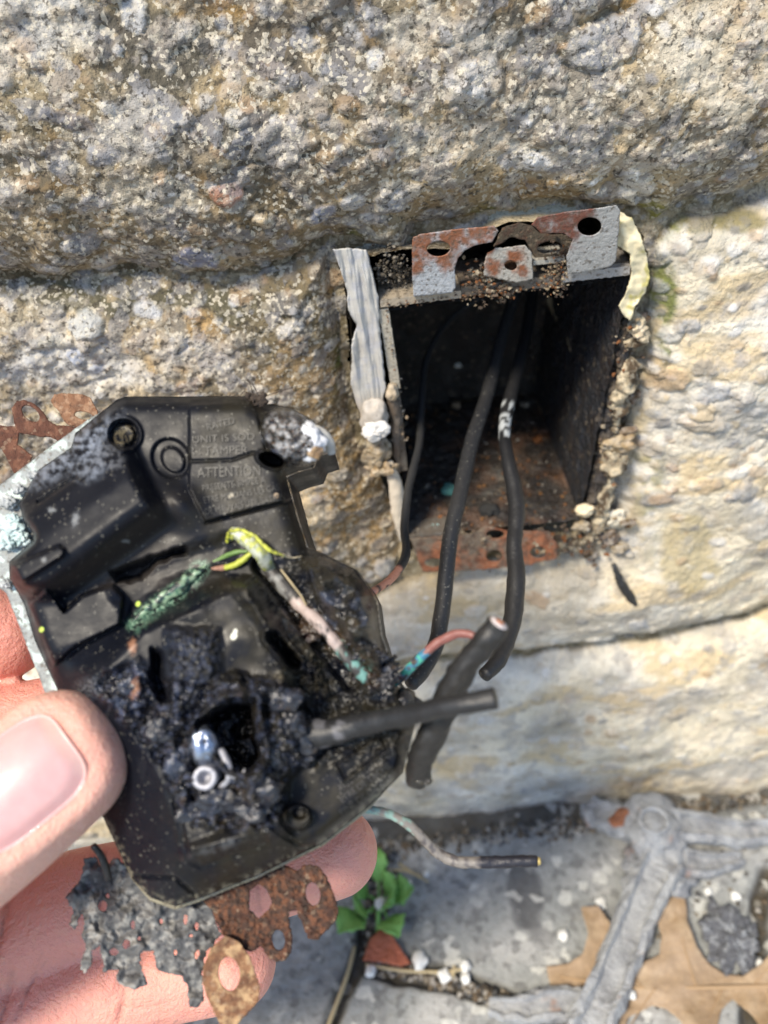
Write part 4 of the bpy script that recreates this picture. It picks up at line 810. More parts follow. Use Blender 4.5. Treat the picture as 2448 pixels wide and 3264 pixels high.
def patina(T, V):
    n = np.array([mn.noise(Vector(v) * 1.3) for v in V]); c = np.tile((.24, .095, .08), (len(V), 1))
    k = (T < .52) & (n > -.15); c[k] = (.05, .20, .32); k = (T < .45) & (n > .18); c[k] = (.08, .42, .30); k = (T < .5) & (n < -.2); c[k] = (.06, .05, .05); return c
tube('copper_wire', np.array([dpt(1240, 2200, 1), dpt(1268, 2169, 2), dpt(1310, 2128, 3), dpt(1347, 2090, 4), dpt(1405, 2042, 5), dpt(1463, 2020, 6), dpt(1515, 2026, 7)]), [.55, .66, .64, .64, .64, .62, .5], m_wirec, dev, seg=16, rough=.12, rs=.9, colf=patina)
def agedw(T, V):
    n = np.array([mn.noise(Vector(v) * 1.1) for v in V]); c = np.tile((.20, .18, .16), (len(V), 1)); c[n > .15] = (.09, .08, .08); c[(T < .35) & (n > .0)] = (.22, .34, .30); c[T > .72] = (.013, .013, .02); return c
gw = tube('ground_wire', np.array([dpt(1130, 2585, -4), dpt(1166, 2581, -4), dpt(1227, 2590, -5), dpt(1297, 2625, -6), dpt(1349, 2673, -7), dpt(1401, 2722, -8), dpt(1463, 2747, -8), dpt(1559, 2748, -8), dpt(1640, 2746, -8), dpt(1712, 2745, -8)]), [.55, .55, .6, .68, .7, .75, .8, .82, .82, .8], m_wirec, dev, seg=16, rough=.14, rs=.9, cap=.03, colf=agedw)
ge = dpt(1712, 2745, -8); tube('copper_core', np.array([ge, ge + Rt * .45 ]), [.62, .5], mk('brass_cut', (.55, .42, .16), rough=.5, metal=.4), gw, seg=12, n=2, cap=.1)
# yellow-green and bared wire across the middle
def yel(T, V):
    n = np.array([mn.noise(Vector(v) * 1.6) for v in V]); c = np.tile((.30, .32, .20), (len(V), 1)); c[n > .05] = (.50, .52, .42); c[n < -.18] = (.42, .44, .07); return c
yw = tube('yellow_wire', np.array([dps(735, 1712, -0.2), dps(752, 1700, 0.8), dps(790, 1722, 1.4), dps(830, 1762, 1.2), dps(860, 1800, 0.4), dps(868, 1812, -0.2)]), [.5, .85, 1.0, 1.05, 1.25, .9], m_wirec, dev, seg=18, rough=.22, rs=.9, colf=yel)
cyel = lambda T, V: np.where(np.array([mn.noise(Vector(v) * 2.2) for v in V])[:, None] > -.1, np.array([.48, .50, .06]), np.array([.12, .12, .04]))
tube('torn_skin', np.array([dps(724, 1728, 0.6), dps(733, 1697, 1.4), dps(768, 1690, 2.2), dps(815, 1712, 2.6), dps(858, 1752, 2.2), dps(905, 1772, 1.4)]), [.25, .3, .22, .26, .3, .12], m_wirec, yw, seg=8, rough=.12, rs=.5, colf=cyel)
tube('torn_skin', np.array([dps(900, 1770, 1.2), dps(930, 1778, 0.2), dps(965, 1772, -0.2), dps(1008, 1756, -0.4)]), [.3, .12, .07, .05], m_wirec, yw, seg=8, colf=lambda T, V: np.tile((.35, .3, .2), (len(V), 1)))
tube('torn_skin', np.array([dps(800, 1762, 1.0), dps(775, 1785, 1.0), dps(745, 1802, 0.6), dps(700, 1812, 0.0), dps(660, 1812, -0.4)]), [.3, .42, .45, .4, .2], m_wirec, yw, seg=10, rough=.12, rs=.6, colf=lambda T, V: np.where((T < .6)[:, None], np.array([.42, .45, .06]), np.array([.30, .16, .11])))
tube('torn_skin', np.array([dps(790, 1758, 0.4), dps(750, 1760, 0.2), dps(700, 1782, -0.2), dps(660, 1802, -0.4), dps(625, 1815, -0.8)]), [.2, .35, .3, .28, .5], m_wirec, yw, seg=10, rough=.1, rs=.5, colf=lambda T, V: np.tile((.13, .22, .06), (len(V), 1)))
def grn(V):
    n = np.array([mn.noise(Vector(v) * 1.5) for v in V])[:, None]; return np.where(n > .12, np.array([.28, .40, .26]), np.where(n > -.05, np.array([.06, .14, .09]), np.array([.018, .03, .027])))
tube('verdigris_crust', np.array([dps(425, 1985, -1.0), dps(470, 1945, -0.2), dps(520, 1905, 0.2), dps(575, 1868, 0.6), dps(630, 1822, 0.4), dps(655, 1805, 0.2)]), [.35, .6, .85, .8, .55, .3], m_char, dev, seg=26, rough=.35, rs=1.1, colf=lambda T, V: grn(V))
def bare(T, V):
    n = np.array([mn.noise(Vector(v) * .9) for v in V]); c = np.tile((.045, .042, .04), (len(V), 1)); c[n > .1] = (.20, .20, .19); k = (T > .28) & (T < .72) & (n > -.3); c[k] = (.42, .34, .31); c[(T > .75) & (n > 0)] = (.14, .30, .27); return c
tube('bared_wire', np.array([dps(855, 1805, 0.2), dps(900, 1860, 0.6), dps(960, 1930, 0.8), dps(1020, 1990, 0.8), dps(1070, 2050, 0.6), dps(1120, 2110, 0.0), dps(1170, 2165, -0.6)]), [1.1, 1.1, .95, .85, .8, .9, .9], m_wirec, dev, seg=18, rough=.22, rs=1.1, colf=bare)
tube('bared_strand', np.array([dps(895, 1815, 1.0), dps(930, 1860, 1.4), dps(960, 1900, 1.0), dps(975, 1930, 0.4)]), [.12, .16, .14, .1], m_straw, dev, seg=8)
for i, (x, y) in enumerate([(1190, 2130), (1215, 2150), (1235, 2175), (1200, 2165), (1180, 2100), (1160, 2075), (1225, 2120), (1110, 1985), (1140, 2040), (1060, 1950), (1170, 2150), (1205, 2100), (1230, 2200), (990, 2010), (1240, 2150)]):
    blob('char_crumb', dpt(x, y, 4.5 + (i % 3)), np.array([1.2, 1.0, .9]) * rng.uniform(.7, 1.3), m_char, dev, cols=lighten([(.02, .02, .02), (.05, .035, .025), (.03, .03, .035)][i % 3], .04), amp=.9, fs=2.2, n=4, seed=i)
blob('molten_lobe', dpt(1275, 2255, 2.5), (2.6, 2.3, 2.4), m_char, dev, cols=lighten((.02, .02, .022), .03), amp=.4, fs=1.4, n=4, seed=7)
for i, (x, y, a, b, hh) in enumerate([(955, 2360, 1.8, 2.4, 6.5), (975, 2405, 1.4, 1.3, 6.0), (930, 2310, 1.6, 1.6, 7.5), (900, 2230, 2.2, 1.4, 7.0), (700, 2560, 2.6, 1.6, 6.2), (560, 2450, 1.7, 2.2, 6.2), (500, 2330, 1.7, 1.5, 6.), (850, 2520, 2.2, 1.5, 6.4), (620, 2600, 2.4, 1.4, 5.6), (420, 2190, 1.3, 1.8, 6), (800, 2590, 2, 1.4, 6.), (870, 2400, 1.2, 2.4, 7.2)]):
    blob('slag_lump', dpt(x, y, float(sample_h(np.array(float(x)), np.array(float(y)))) - .2), (a, b, 1.0), m_char, dev, cols=lighten((.016, .018, .025), .03), axes=[Rt, Up, DN], amp=.55, fs=1.3, n=4, seed=20 + i)
m_chrome = mk('scorched_metal', (.30, .34, .42), rough=.22, metal=.9, bumps=[('n', 700, .4, .0006)])
m_alu = mk('grey_ferrule', (.34, .34, .37), rough=.45, metal=.4, bumps=[('n', 1500, .5, .0003)])
trm = blob('terminal', dpt(655, 2385, 11.5), (1.9, 2.6, 1.6), m_chrome, dev, axes=[norm(Rt + .25 * Up), norm(Up - .25 * Rt), DN], amp=.25, fs=1.0, n=4)
def ringgeo(c, r0, r1, L, seg=30):
    V = []; Fc = []; e1, e2 = norm(Rt - DN * (Rt @ DN)), norm(Up - DN * (Up @ DN))
    for (r, z) in ((r0, 0), (r0, L), (r0 * .97 + .02, L + .08), (r1 * 1.04, L + .08), (r1, L), (r1, L - 1.2), (.02, L - 1.4)):
        for k in range(seg):
            a = 2 * math.pi * k / seg; V.append(c + e1 * r * math.cos(a) + e2 * r * math.sin(a) * .95 + DN * z + (Rt * .05 * math.sin(3 * a)))
    for j in range(6):
        for k in range(seg): Fc.append((j * seg + k, j * seg + (k + 1) % seg, (j + 1) * seg + (k + 1) % seg, (j + 1) * seg + k))
    return np.array(V), Fc
V, Fc = ringgeo(dpt(675, 2467, 9.6), 1.55, .85, 3.6); mesh('ferrule', V, Fc, m_alu, dev)
tube('metal_curl', np.array([dpt(705, 2390, 12.5), dpt(720, 2420, 13), dpt(732, 2455, 13), dpt(725, 2490, 12.6), dpt(700, 2510, 12)]), [.4, .5, .45, .4, .3], m_alu, dev, seg=10, rough=.1, rs=.6)
tube('metal_curl', np.array([dpt(732, 2468, 13), dpt(755, 2475, 13.2), dpt(772, 2468, 13.4), dpt(780, 2452, 13.6)]), [.45, .35, .25, .1], m_alu, dev, seg=10)
blob('plaster_chunk', dpt(985, 1405, 10.0), (1.9, 2.4, 1.2), m_grit, dev, cols=lighten((.62, .63, .66), .14), axes=[norm(Rt + .3 * Up), norm(Up - .3 * Rt), DN], amp=.5, fs=1.5, n=4, seed=4)
blob('rust_chunk', dpt(1003, 1438, 10.), (1.1, 1.1, .9), m_rust, dev, cols=lighten((.45, .33, .2), .15), amp=.5, fs=1.8, n=3, seed=2)
tube('pale_flap', np.array([dpt(975, 1350, 7), dpt(1020, 1378, 7.4), dpt(1048, 1412, 6.6), dpt(1057, 1445, 5.6)]), [.3, .7, .8, .5], m_seal, dev, seg=12, rough=.15, rs=1, colf=lambda T, V: np.tile((.45, .44, .41), (len(V), 1)))
fz = empty('x', (0, 0, 0)); bpy.data.objects.remove(fz)
Vv, Ff, k = [], [], 0
for i in range(26):                                   # cobweb-like fibre tuft at the upper corner
    a = dpt(815 + rng.normal(0, 16), 1275 + rng.normal(0, 14), rng.uniform(1, 5)); b_ = a + (Rt * rng.normal(0, 1.6) + Up * rng.normal(0, 1.6) + DN * rng.normal(0, .8)); m0 = (a + b_) / 2 + Rt * rng.normal(0, .6) + Up * rng.normal(0, .6)
    v, f, t = tube_geo(np.array([a, m0, b_]), [.07, .09, .04], seg=5, n=3); Vv.append(v); Ff += [tuple(j + k for j in q) for q in f]; k += len(v)
for i in range(12):
    v, f = blob_geo(dpt(822 + rng.normal(0, 14), 1282 + rng.normal(0, 14), 2.5), rng.uniform(.25, .7, 3), amp=.6, fs=2, n=2, seed=i); Vv.append(v); Ff += [tuple(j + k for j in q) for q in f]; k += len(v)
mesh('fibre_tuft', np.vstack(Vv), Ff, m_grit, dev, cols=np.tile((.07, .055, .045), (k, 1)))
o = tube('rust_sliver', np.array([dpt(300, 2085, 5), dpt(340, 2065, 6), dpt(380, 2050, 6.4)]), [.5, .9, .6], m_rust, dev, rough=.4, rs=.7, colf=lambda T, V: np.tile((.22, .13, .08), (len(V), 1)))
# ---- mounting strap pieces
def c0(pts): return [(a / 2.765, 1200 + b / 2.765) for a, b in pts]
def rustc(c1, c2, s, seed):
    return lambda px, py: mix(np.broadcast_to(np.array(c1), px.shape + (3,)).copy(), c2, ss(-.15, .25, fbm(px, py, s, 4, seed)))
e1 = jag(c0([(-150, 460), (-40, 430), (130, 440), (118, 360), (100, 280), (150, 218), (210, 205), (300, 235), (380, 310), (430, 390), (500, 430), (580, 432), (700, 450), (760, 520), (560, 640), (500, 560), (430, 535), (360, 535), (295, 520), (170, 500), (160, 600), (290, 700), (230, 860), (120, 850), (20, 640), (-60, 600), (-150, 640)]), 6, 1.5, 12, 8)
o = sheet('mounting_ear', [e1, ell(*c0([(272, 328)])[0], 33, 19, 40)], lambda px, py, hh: on_dev(px, py, -9 + hh), 1.3, m_rust, dev, cols=rustc((.10, .04, .025), (.17, .075, .045), 40, 421)); o['label'] = 'dark rusty ear with a hole at the upper left'
e2 = jag(c0([(445, 210), (480, 160), (540, 148), (730, 155), (800, 190), (860, 300), (880, 420), (700, 460), (650, 440), (600, 430), (560, 390), (520, 310), (470, 260)]), 6, 1.5, 12, 9)
o = sheet('mounting_ear', [e2, ell(*c0([(740, 345)])[0], 30, 12, 10)], lambda px, py, hh: on_dev(px, py, -9.5 + hh), 1.3, m_rust, dev, cols=rustc((.22, .11, .06), (.34, .2, .12), 30, 425)); o['label'] = 'light rusty tab beside the pierced ear'
def c5(pts): return [(200 + a / 1.843, 2600 + b / 1.843) for a, b in pts]
def e5(x, y, rx, ry, rot=0): p = c5([(x, y)])[0]; return ell(p[0], p[1], rx / 1.843, ry / 1.843, rot)
st1 = jag(c5([(800, 380), (960, 300), (1100, 250), (1290, 285), (1380, 320), (1405, 300), (1450, 284), (1500, 296), (1545, 345), (1600, 480), (1622, 560), (1600, 620), (1500, 732), (1442, 725), (1400, 620), (1380, 590), (1380, 560), (1330, 562), (1330, 620), (1352, 720), (1345, 800), (1310, 848), (1258, 860), (1205, 830),
                (1165, 765), (1110, 800), (1060, 790), (1000, 740), (940, 700), (905, 640), (880, 560), (820, 500)]), 5, 3.2, 9, 10)
o = sheet('mounting_strap', [st1, jag(c5([(1100, 440), (1150, 400), (1195, 430), (1228, 500), (1215, 545), (1150, 605), (1095, 545)]), 5, 2, 9, 11), e5(1470, 460, 42, 68, -8), e5(1268, 730, 38, 60, -6)],
          lambda px, py, hh: on_dev(px, py, -4.5 + hh), 1.6, m_rust, dev, warp=lambda px, py: 1.0 * fbm(px, py, 60, 3, 431) + .35 * fbm(px, py, 14, 3, 433), cols=rustc((.06, .035, .025), (.15, .065, .035), 26, 435)); o['label'] = 'flaking rusty strap with holes at the bottom'
wa = jag(c5([(960, 700), (1040, 740), (1100, 830), (1130, 920), (1160, 1010), (1148, 1095), (1060, 1190), (1000, 1260), (930, 1240), (885, 1150), (845, 1060), (818, 960), (828, 880), (870, 780)]), 5, 1.8, 10, 12)
o = sheet('mounting_ear', [wa, e5(978, 928, 62, 100, -6)], lambda px, py, hh: on_dev(px, py, -3.0 + hh), 1.8, m_rust, dev, cols=rustc((.24, .12, .06), (.46, .30, .16), 40, 441)); o['label'] = 'orange rusty ear with a large oval hole at the bottom'
fo = jag(c5([(130, 250), (190, 240), (250, 330), (300, 250), (420, 300), (560, 420), (840, 420), (900, 620), (930, 700), (850, 800), (820, 900), (830, 1090), (790, 1130), (740, 1120), (730, 1000), (700, 940), (640, 930), (560, 910), (530, 790), (470, 790), (450, 860), (480, 940), (500, 990), (420, 1020), (350, 1000),
               (310, 970), (330, 900), (240, 920), (220, 760), (170, 790), (170, 880), (120, 930), (100, 870), (140, 760), (110, 700), (130, 640), (110, 570), (70, 670), (40, 640), (60, 560), (10, 480), (60, 430), (100, 380)]), 4, 4.5, 16, 13)
holes = [jag([tuple(p) for p in e5(*q)], 4, 2, 8, 14) for q in ((235, 530, 26, 32, 0), (375, 755, 20, 28, 20), (412, 640, 13, 24, 0), (450, 720, 10, 12, 0), (722, 610, 12, 30, 0), (787, 650, 11, 25, 0), (578, 620, 10, 14, 0), (662, 802, 9, 16, 0), (790, 815, 10, 30, 15), (300, 800, 26, 20, 0), (755, 705, 9, 10, 0), (265, 470, 12, 14, 0))]
o = sheet('corroded_plate', [fo] + holes, lambda px, py, hh: on_dev(px, py, -5.5 + hh), .8, m_flake, dev, warp=lambda px, py: 2.2 * fbm(px, py, 80, 3, 451) + .25 * fbm(px, py, 18, 3, 453),
          cols=lambda px, py: mix(mix(np.broadcast_to(np.array([.10, .10, .10]), px.shape + (3,)).copy(), (.24, .235, .22), ss(-.05, .3, fbm(px, py, 40, 4, 455))), (.035, .035, .04), np.clip(ss(1.3, .5, np.hypot((px - 340) / 45, (py - 2850) / 90)) + ss(.15, .3, fbm(px, py, 18, 3, 457)) * .6, 0, 1)))
o['label'] = 'grey tattered corroded plate hanging at the bottom'
tube('wire_end', np.array([dpt(298, 2696, 1), dpt(318, 2722, 0), dpt(335, 2760, -1), dpt(345, 2800, -2)]), [.45, .5, .55, .5], m_wire, dev, seg=10)

# ------------------------------------------------------------------ HAND
def rcap(pts, rad, ex=1.0):
    P = wpath(pts); d = norm(P[-1] - P[-2]); r = rad[-1]; rad = list(rad); Q = [p for p in P]
    for a in (.22, .44, .64, .8, .92, .985): Q.append(P[-1] + d * r * a * ex); rad.append(r * math.sqrt(1 - a * a))
    return tube_geo(np.array(Q), rad, seg=28, n=4, cap=.1)
def cap(pts, rad):                      # pts (px,py,depth) -> tube geometry, rounded by extra end rings
    P = wpath(pts); return tube_geo(P, rad, seg=28, n=6, cap=.95)
parts = [rcap([(-460, 2960, 114), (-250, 2775, 110), (0, 2585, 109.5), (188, 2432, 111)], [12.0, 10.4, 9.5, 8.9]),
         rcap([(-560, 1950, 150), (-300, 1940, 152), (-100, 1985, 152), (20, 2025, 153)], [9.5, 9, 8.3, 7.6]),
         rcap([(-600, 2380, 150), (-300, 2370, 150), (0, 2330, 151), (200, 2290, 151), (420, 2270, 151)], [9.5, 9, 8, 7.6, 7.2]),
         rcap([(-600, 3060, 140), (-300, 3000, 145), (0, 2985, 148), (230, 2890, 150), (520, 2830, 151), (800, 2785, 150), (1062, 2715, 148)], [11, 10.5, 9.9, 9.4, 8.9, 8.5, 7.7]),
         rcap([(-600, 3330, 140), (-300, 3290, 143), (0, 3255, 146), (250, 3170, 148), (480, 3105, 149), (740, 3072, 149)], [11, 10.5, 9.8, 9.2, 8.6, 7.6]),
         rcap([(-600, 3620, 142), (-200, 3570, 146), (100, 3480, 150), (400, 3385, 152)], [10, 9.5, 8.8, 7.5]),
         cap([(-620, 1980, 140), (-680, 2300, 138), (-720, 2700, 134), (-720, 3100, 132), (-680, 3550, 136)], [10, 15, 18, 18, 13]),
         cap([(-300, 2880, 111), (-480, 3050, 118), (-720, 3250, 126), (-1050, 3500, 132)], [12, 14, 18, 20]),
         cap([(-720, 2600, 134), (-1100, 3200, 134), (-1600, 3900, 134), (-2600, 5000, 134)], [18, 26, 27, 29])]
Vv, Ff, k = [], [], 0
for v, f, t in parts: Vv.append(v); Ff += [tuple(j + k for j in q) for q in f]; k += len(v)
tmp = mesh('tmp', np.vstack(Vv), Ff, m_skin)
md = tmp.modifiers.new('r', 'REMESH'); md.mode = 'VOXEL'; md.voxel_size = .0006
md = tmp.modifiers.new('s', 'SMOOTH'); md.factor = .5; md.iterations = 8
dg = bpy.context.evaluated_depsgraph_get(); me = bpy.data.meshes.new_from_object(tmp.evaluated_get(dg))
V = np.zeros(len(me.vertices) * 3, np.float32); me.vertices.foreach_get('co', V); V = V.reshape(-1, 3).astype(float) * 1000
NV = np.zeros(len(me.vertices) * 3, np.float32); me.vertices.foreach_get('normal', NV); NV = NV.reshape(-1, 3).astype(float)
li = np.zeros(len(me.loops), np.int32); me.loops.foreach_get('vertex_index', li); hf = li.reshape(-1, 4) if len(li) == len(me.polygons) * 4 else [tuple(p.vertices) for p in me.polygons]
bpy.data.objects.remove(tmp)
# thumb-nail frame
tipc = wpath([(188, 2432, 111)])[0]; bas = wpath([(0, 2585, 109.5)])[0]; ua = norm(tipc - bas)
nn = norm(-Fw + .16 * Up - .05 * Rt); nn = norm(nn - ua * (nn @ ua)); va = np.cross(nn, ua)          # va: across (down-right / up-left)
orig = tipc + va * .35
def nl(P): d = P - orig; return d @ ua, d @ va, d @ nn
U, Vc, Wn = nl(V)
NU0, NU1, NW = -11.5, 4.6, 6.0
def naild(U, Vc):                         # >0 inside the nail plate, mm
    cu, cv_ = (NU0 + NU1) / 2, 0.0; L2 = (NU1 - NU0) / 2
    q = (np.abs((U - cu) / L2) ** 3.6 + np.abs((Vc - cv_) / NW) ** 3.6) ** (1 / 3.6); return (1 - q) * NW
nd = naild(U, Vc); front = (Wn > 0) & (U > -20) & (U < 12)
groove = np.exp(-((nd + .2) / .5) ** 2) * .75 - np.exp(-((nd + 1.6) / .9) ** 2) * .55 + np.where(nd > 0, .45, 0)
V = V - NV * (groove * front * (np.abs(Vc) < 9.5))[:, None]
px_, py_ = None, None
# creases across the fingers
P = V - C0; dz = P @ Fw; hx = 1224 + F * (P @ Rt) / dz; hy = 1632 - F * (P @ Up) / dz
cre = np.zeros(len(V))
for (a, b_, wd_, dp) in (((330, 2720), (300, 2990), 9, .8), ((300, 2725), (275, 2985), 6, .5), ((420, 3000), (380, 3250), 9, .7), ((20, 2880), (-20, 3060), 10, .5), ((40, 3100), (0, 3264), 9, .4), ((800, 2700), (830, 2900), 8, .35)):
    d = segd(hx, hy, a, b_) + 5 * fbm(hx, hy, 40, 2, 501); cre += dp * np.exp(-(d / wd_) ** 2)
for (cx_0, cy_0, an) in ((330, 2855, -60), (-10, 2985, -65), (640, 2800, -80), (395, 3130, -70), (30, 3200, -65)):
    for q in range(7):
        o_ = rng.normal(0, 26); L_ = rng.uniform(50, 120); oy = rng.normal(0, 50); a = R(an + rng.normal(0, 7)); c_ = (cx_0 + o_ + oy * math.cos(a), cy_0 + oy * math.sin(a))
        d = segd(hx, hy, (c_[0] - L_ * math.cos(a), c_[1] - L_ * math.sin(a)), (c_[0] + L_ * math.cos(a), c_[1] + L_ * math.sin(a))) + 4 * np.abs(fbm(hx, hy, 30, 2, 503)); cre += .20 * np.exp(-(d / 5) ** 2)
V = V - NV * (cre * (dz > 125))[:, None]
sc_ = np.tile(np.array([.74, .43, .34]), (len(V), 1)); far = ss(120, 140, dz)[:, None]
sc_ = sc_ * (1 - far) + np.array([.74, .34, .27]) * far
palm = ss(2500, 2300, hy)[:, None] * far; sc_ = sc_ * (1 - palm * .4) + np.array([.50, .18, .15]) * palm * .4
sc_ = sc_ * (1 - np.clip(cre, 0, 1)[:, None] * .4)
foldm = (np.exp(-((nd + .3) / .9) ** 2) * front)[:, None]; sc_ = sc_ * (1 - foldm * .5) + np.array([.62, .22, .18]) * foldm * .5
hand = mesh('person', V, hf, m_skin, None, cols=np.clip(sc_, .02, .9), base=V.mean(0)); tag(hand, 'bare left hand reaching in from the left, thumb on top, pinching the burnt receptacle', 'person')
# nail plate laid on the thumb
from mathutils.bvhtree import BVHTree
bvh = BVHTree.FromPolygons([tuple(v) for v in V], [tuple(int(i) for i in f) for f in hf])
nu, nv = 50, 36; NV_ = []; okm = []
for i in range(nu + 1):
    for j in range(nv + 1):
        a = -1 + 2 * i / nu; b_ = -1 + 2 * j / nv
        sq = (abs(a) ** 3.6 + abs(b_) ** 3.6) ** (1 / 3.6); mx = max(abs(a), abs(b_)); s_ = mx / sq if sq > 0 else 1   # square -> superellipse
        u_ = (NU0 + NU1) / 2 + a * s_ * (NU1 - NU0) / 2; v_ = b_ * s_ * NW
        hgt = math.sqrt(max(9.9 ** 2 - v_ ** 2, 0)) - 9.9
        NV_.append((u_, v_, hgt, mx))
NVa = np.array(NV_); W0 = []
for u_, v_, hg, mx in NV_:
    p = orig + ua * u_ + va * v_ + nn * 30; hit = bvh.ray_cast(Vector(p), Vector(-nn)); W0.append((np.array(hit[0]) - orig) @ nn if hit[0] is not None else np.nan)
W0 = np.array(W0); fitm = ~np.isnan(W0); AA = np.column_stack([np.ones(fitm.sum()), NVa[fitm, 0], NVa[fitm, 0] ** 2, NVa[fitm, 1], NVa[fitm, 1] ** 2]); cf = np.linalg.lstsq(AA, W0[fitm], rcond=None)[0]
AL = np.column_stack([np.ones(len(NVa)), NVa[:, 0], NVa[:, 0] ** 2, NVa[:, 1], NVa[:, 1] ** 2]); Ws = np.maximum(AL @ cf, np.nan_to_num(W0, nan=-99) - .35) + .55 - .42 * ss(.75, 1.0, NVa[:, 3])
top = orig + NVa[:, 0:1] * ua + NVa[:, 1:2] * va + Ws[:, None] * nn
Fn = [(i * (nv + 1) + j, (i + 1) * (nv + 1) + j, (i + 1) * (nv + 1) + j + 1, i * (nv + 1) + j + 1) for i in range(nu) for j in range(nv)]
bot = top - nn * .5; nT = len(top); ringi = [i * (nv + 1) for i in range(nu + 1)] + [nu * (nv + 1) + j for j in range(1, nv + 1)] + [i * (nv + 1) + nv for i in range(nu - 1, -1, -1)] + [j for j in range(nv - 1, 0, -1)]
Fn2 = Fn + [(ringi[k], ringi[(k + 1) % len(ringi)], ringi[(k + 1) % len(ringi)] + nT, ringi[k] + nT) for k in range(len(ringi))]
nc = np.tile(np.array([.66, .36, .35]), (2 * nT, 1)); tipk = ss(2.4, 3.8, np.concatenate([NVa[:, 0]] * 2))[:, None]; nc = nc * (1 - tipk * .45) + np.array([.70, .52, .42]) * tipk * .45
m_nail2 = mk('nail_plate', attr=True, rough=.36, sss=.25, sss_scale=.0012, mott=[('n', 160, .45, .65, .3, (.80, .55, .52), X)], bumps=[('n', 300, .08, .0004)], spec=.5, coat=.15)
mesh('thumbnail', np.vstack([top, bot]), Fn2, m_nail2, hand, cols=nc)

# ------------------------------------------------------------------ THINGS ON THE PAVEMENT
def gmap(h0): return lambda px, py, hh: on_ground(px, py, h0 + hh)
lf = jag(gcrop([(1285, 475), (1355, 458), (1366, 560), (1400, 650), (1440, 710), (1500, 752), (1570, 757), (1630, 715), (1700, 640), (1800, 600), (1860, 700), (1790, 790), (1900, 900), (1860, 1000), (1760, 960), (1690, 930), (1640, 960), (1600, 900), (1530, 842), (1490, 880), (1470, 960), (1400, 1060), (1330, 1000), (1345, 925), (1290, 880),
                (1240, 866), (1150, 908), (1110, 1010), (1030, 1080), (980, 980), (1010, 900), (960, 848), (865, 800), (850, 722), (930, 712), (985, 672), (1002, 600), (975, 505), (1040, 500), (1100, 590), (1110, 720), (1170, 720), (1215, 700), (1262, 680), (1270, 610), (1250, 540)]), 8, 1.5, 20, 15)
o = empty('oak_leaf', on_ground(np.array(2250.), np.array(3120.), 0)); tag(o, 'dry tan oak leaf with rounded lobes lying on the paving at the lower right', 'leaf')
wl = lambda px, py: 1.6 + 4.5 * fbm(px, py, 300, 3, 601) + 3.6 * ss(20, 260, np.abs(py - 3145)) + .5 * fbm(px, py, 60, 2, 605)
sheet('blade', [lf], gmap(1.0), .4, m_leaf, o, warp=wl, smooth=True)
mrp = gcrop([(900, 760), (1170, 800), (1400, 800), (1659, 796), (1880, 800)])
tube('midrib', np.array([on_ground(np.array(a), np.array(b), 1.4 + float(wl(np.array([a]), np.array([b]))[0])) for a, b in mrp]), [.3, .45, .5, .6, .7], mk('vein', (.34, .23, .13), rough=.7), o, seg=8)
m_vein = bpy.data.materials['vein']
for (a, b) in (((1250, 800), (1120, 1000)), ((1400, 800), (1320, 520)), ((1500, 798), (1420, 980)), ((1600, 797), (1740, 660)), ((1650, 797), (1700, 930)), ((1200, 798), (1060, 620))):
    q = gcrop([a, ((a[0] + b[0]) / 2 - 4, (a[1] + b[1]) / 2), b]); tube('vein', np.array([on_ground(np.array(x), np.array(y), 1.35 + float(wl(np.array([x]), np.array([y]))[0])) for x, y in q]), [.28, .2, .1], m_vein, o, seg=6)
# grey weathered casting with three arms
bk_ = empty('broken_bracket', on_ground(np.array(2070.), np.array(2620.), 0)); tag(bk_, 'grey corroded three-armed metal bracket lying on the paving at the foot of the wall', 'bracket')
def gc(pts, hs): q = gcrop(pts); return np.array([on_ground(np.array(a), np.array(b), float(hh)) for (a, b), hh in zip(q, hs if hasattr(hs, '__len__') else [hs] * len(q))])
def slab(name, pts, wd_, hs, th, parent, mat=m_gray):       # raised arm: channel with two ridges
    P = catmull(gc(pts, hs), 6); T = np.gradient(P, axis=0); V = []; prof = [(-1, -1), (-1, .2), (-.85, 1), (-.6, 1), (-.45, .25), (.45, .25), (.6, 1), (.85, 1), (1, .2), (1, -1)]
    for i, (p, t) in enumerate(zip(P, T)):
        t = norm(t); s = norm(np.cross(t, (0, 0, 1.))); up_ = np.cross(s, t); ww = np.interp(i / (len(P) - 1), np.linspace(0, 1, len(wd_)), wd_)
        for a, b in prof:
            j = 1.3 * mn.noise(Vector((i * .5, a * 3, b))); V.append(p + s * (a * ww + j) + up_ * (b * th + j * .6))
    n = len(prof); Fc = [(i * n + k, i * n + (k + 1) % n, (i + 1) * n + (k + 1) % n, (i + 1) * n + k) for i in range(len(P) - 1) for k in range(n)]
    Fc += [tuple(range(n))[::-1], tuple((len(P) - 1) * n + k for k in range(n))]
    return mesh(name, np.array(V), Fc, mat, parent, smooth=False)
slab('arm', [(1280, 330), (1230, 420), (1170, 560), (1100, 740), (1030, 900), (980, 1020)], [7, 6, 5.6, 5.6, 6.4], [9, 8.5, 8, 7.5, 7, 6], 2.2, bk_)
slab('arm', [(1290, 200), (1420, 215), (1560, 235), (1700, 225), (1850, 215)], [6, 4.5, 4, 4], [9, 8, 7, 6, 6], 1.8, bk_)
slab('arm', [(1330, 330), (1430, 350), (1560, 330)], [5, 4, 2], [7, 6, 4], 1.4, bk_)
slab('arm', [(1210, 215), (1120, 190), (1040, 160), (1000, 130)], [6, 5.5, 5, 3.5], [8, 7, 6, 5], 2.2, bk_, m_gray)
slab('arm', [(1000, 880), (880, 860), (760, 880), (640, 870)], [5, 4.5, 4, 2.5], [6, 5, 3.5, 2], 1.6, bk_)
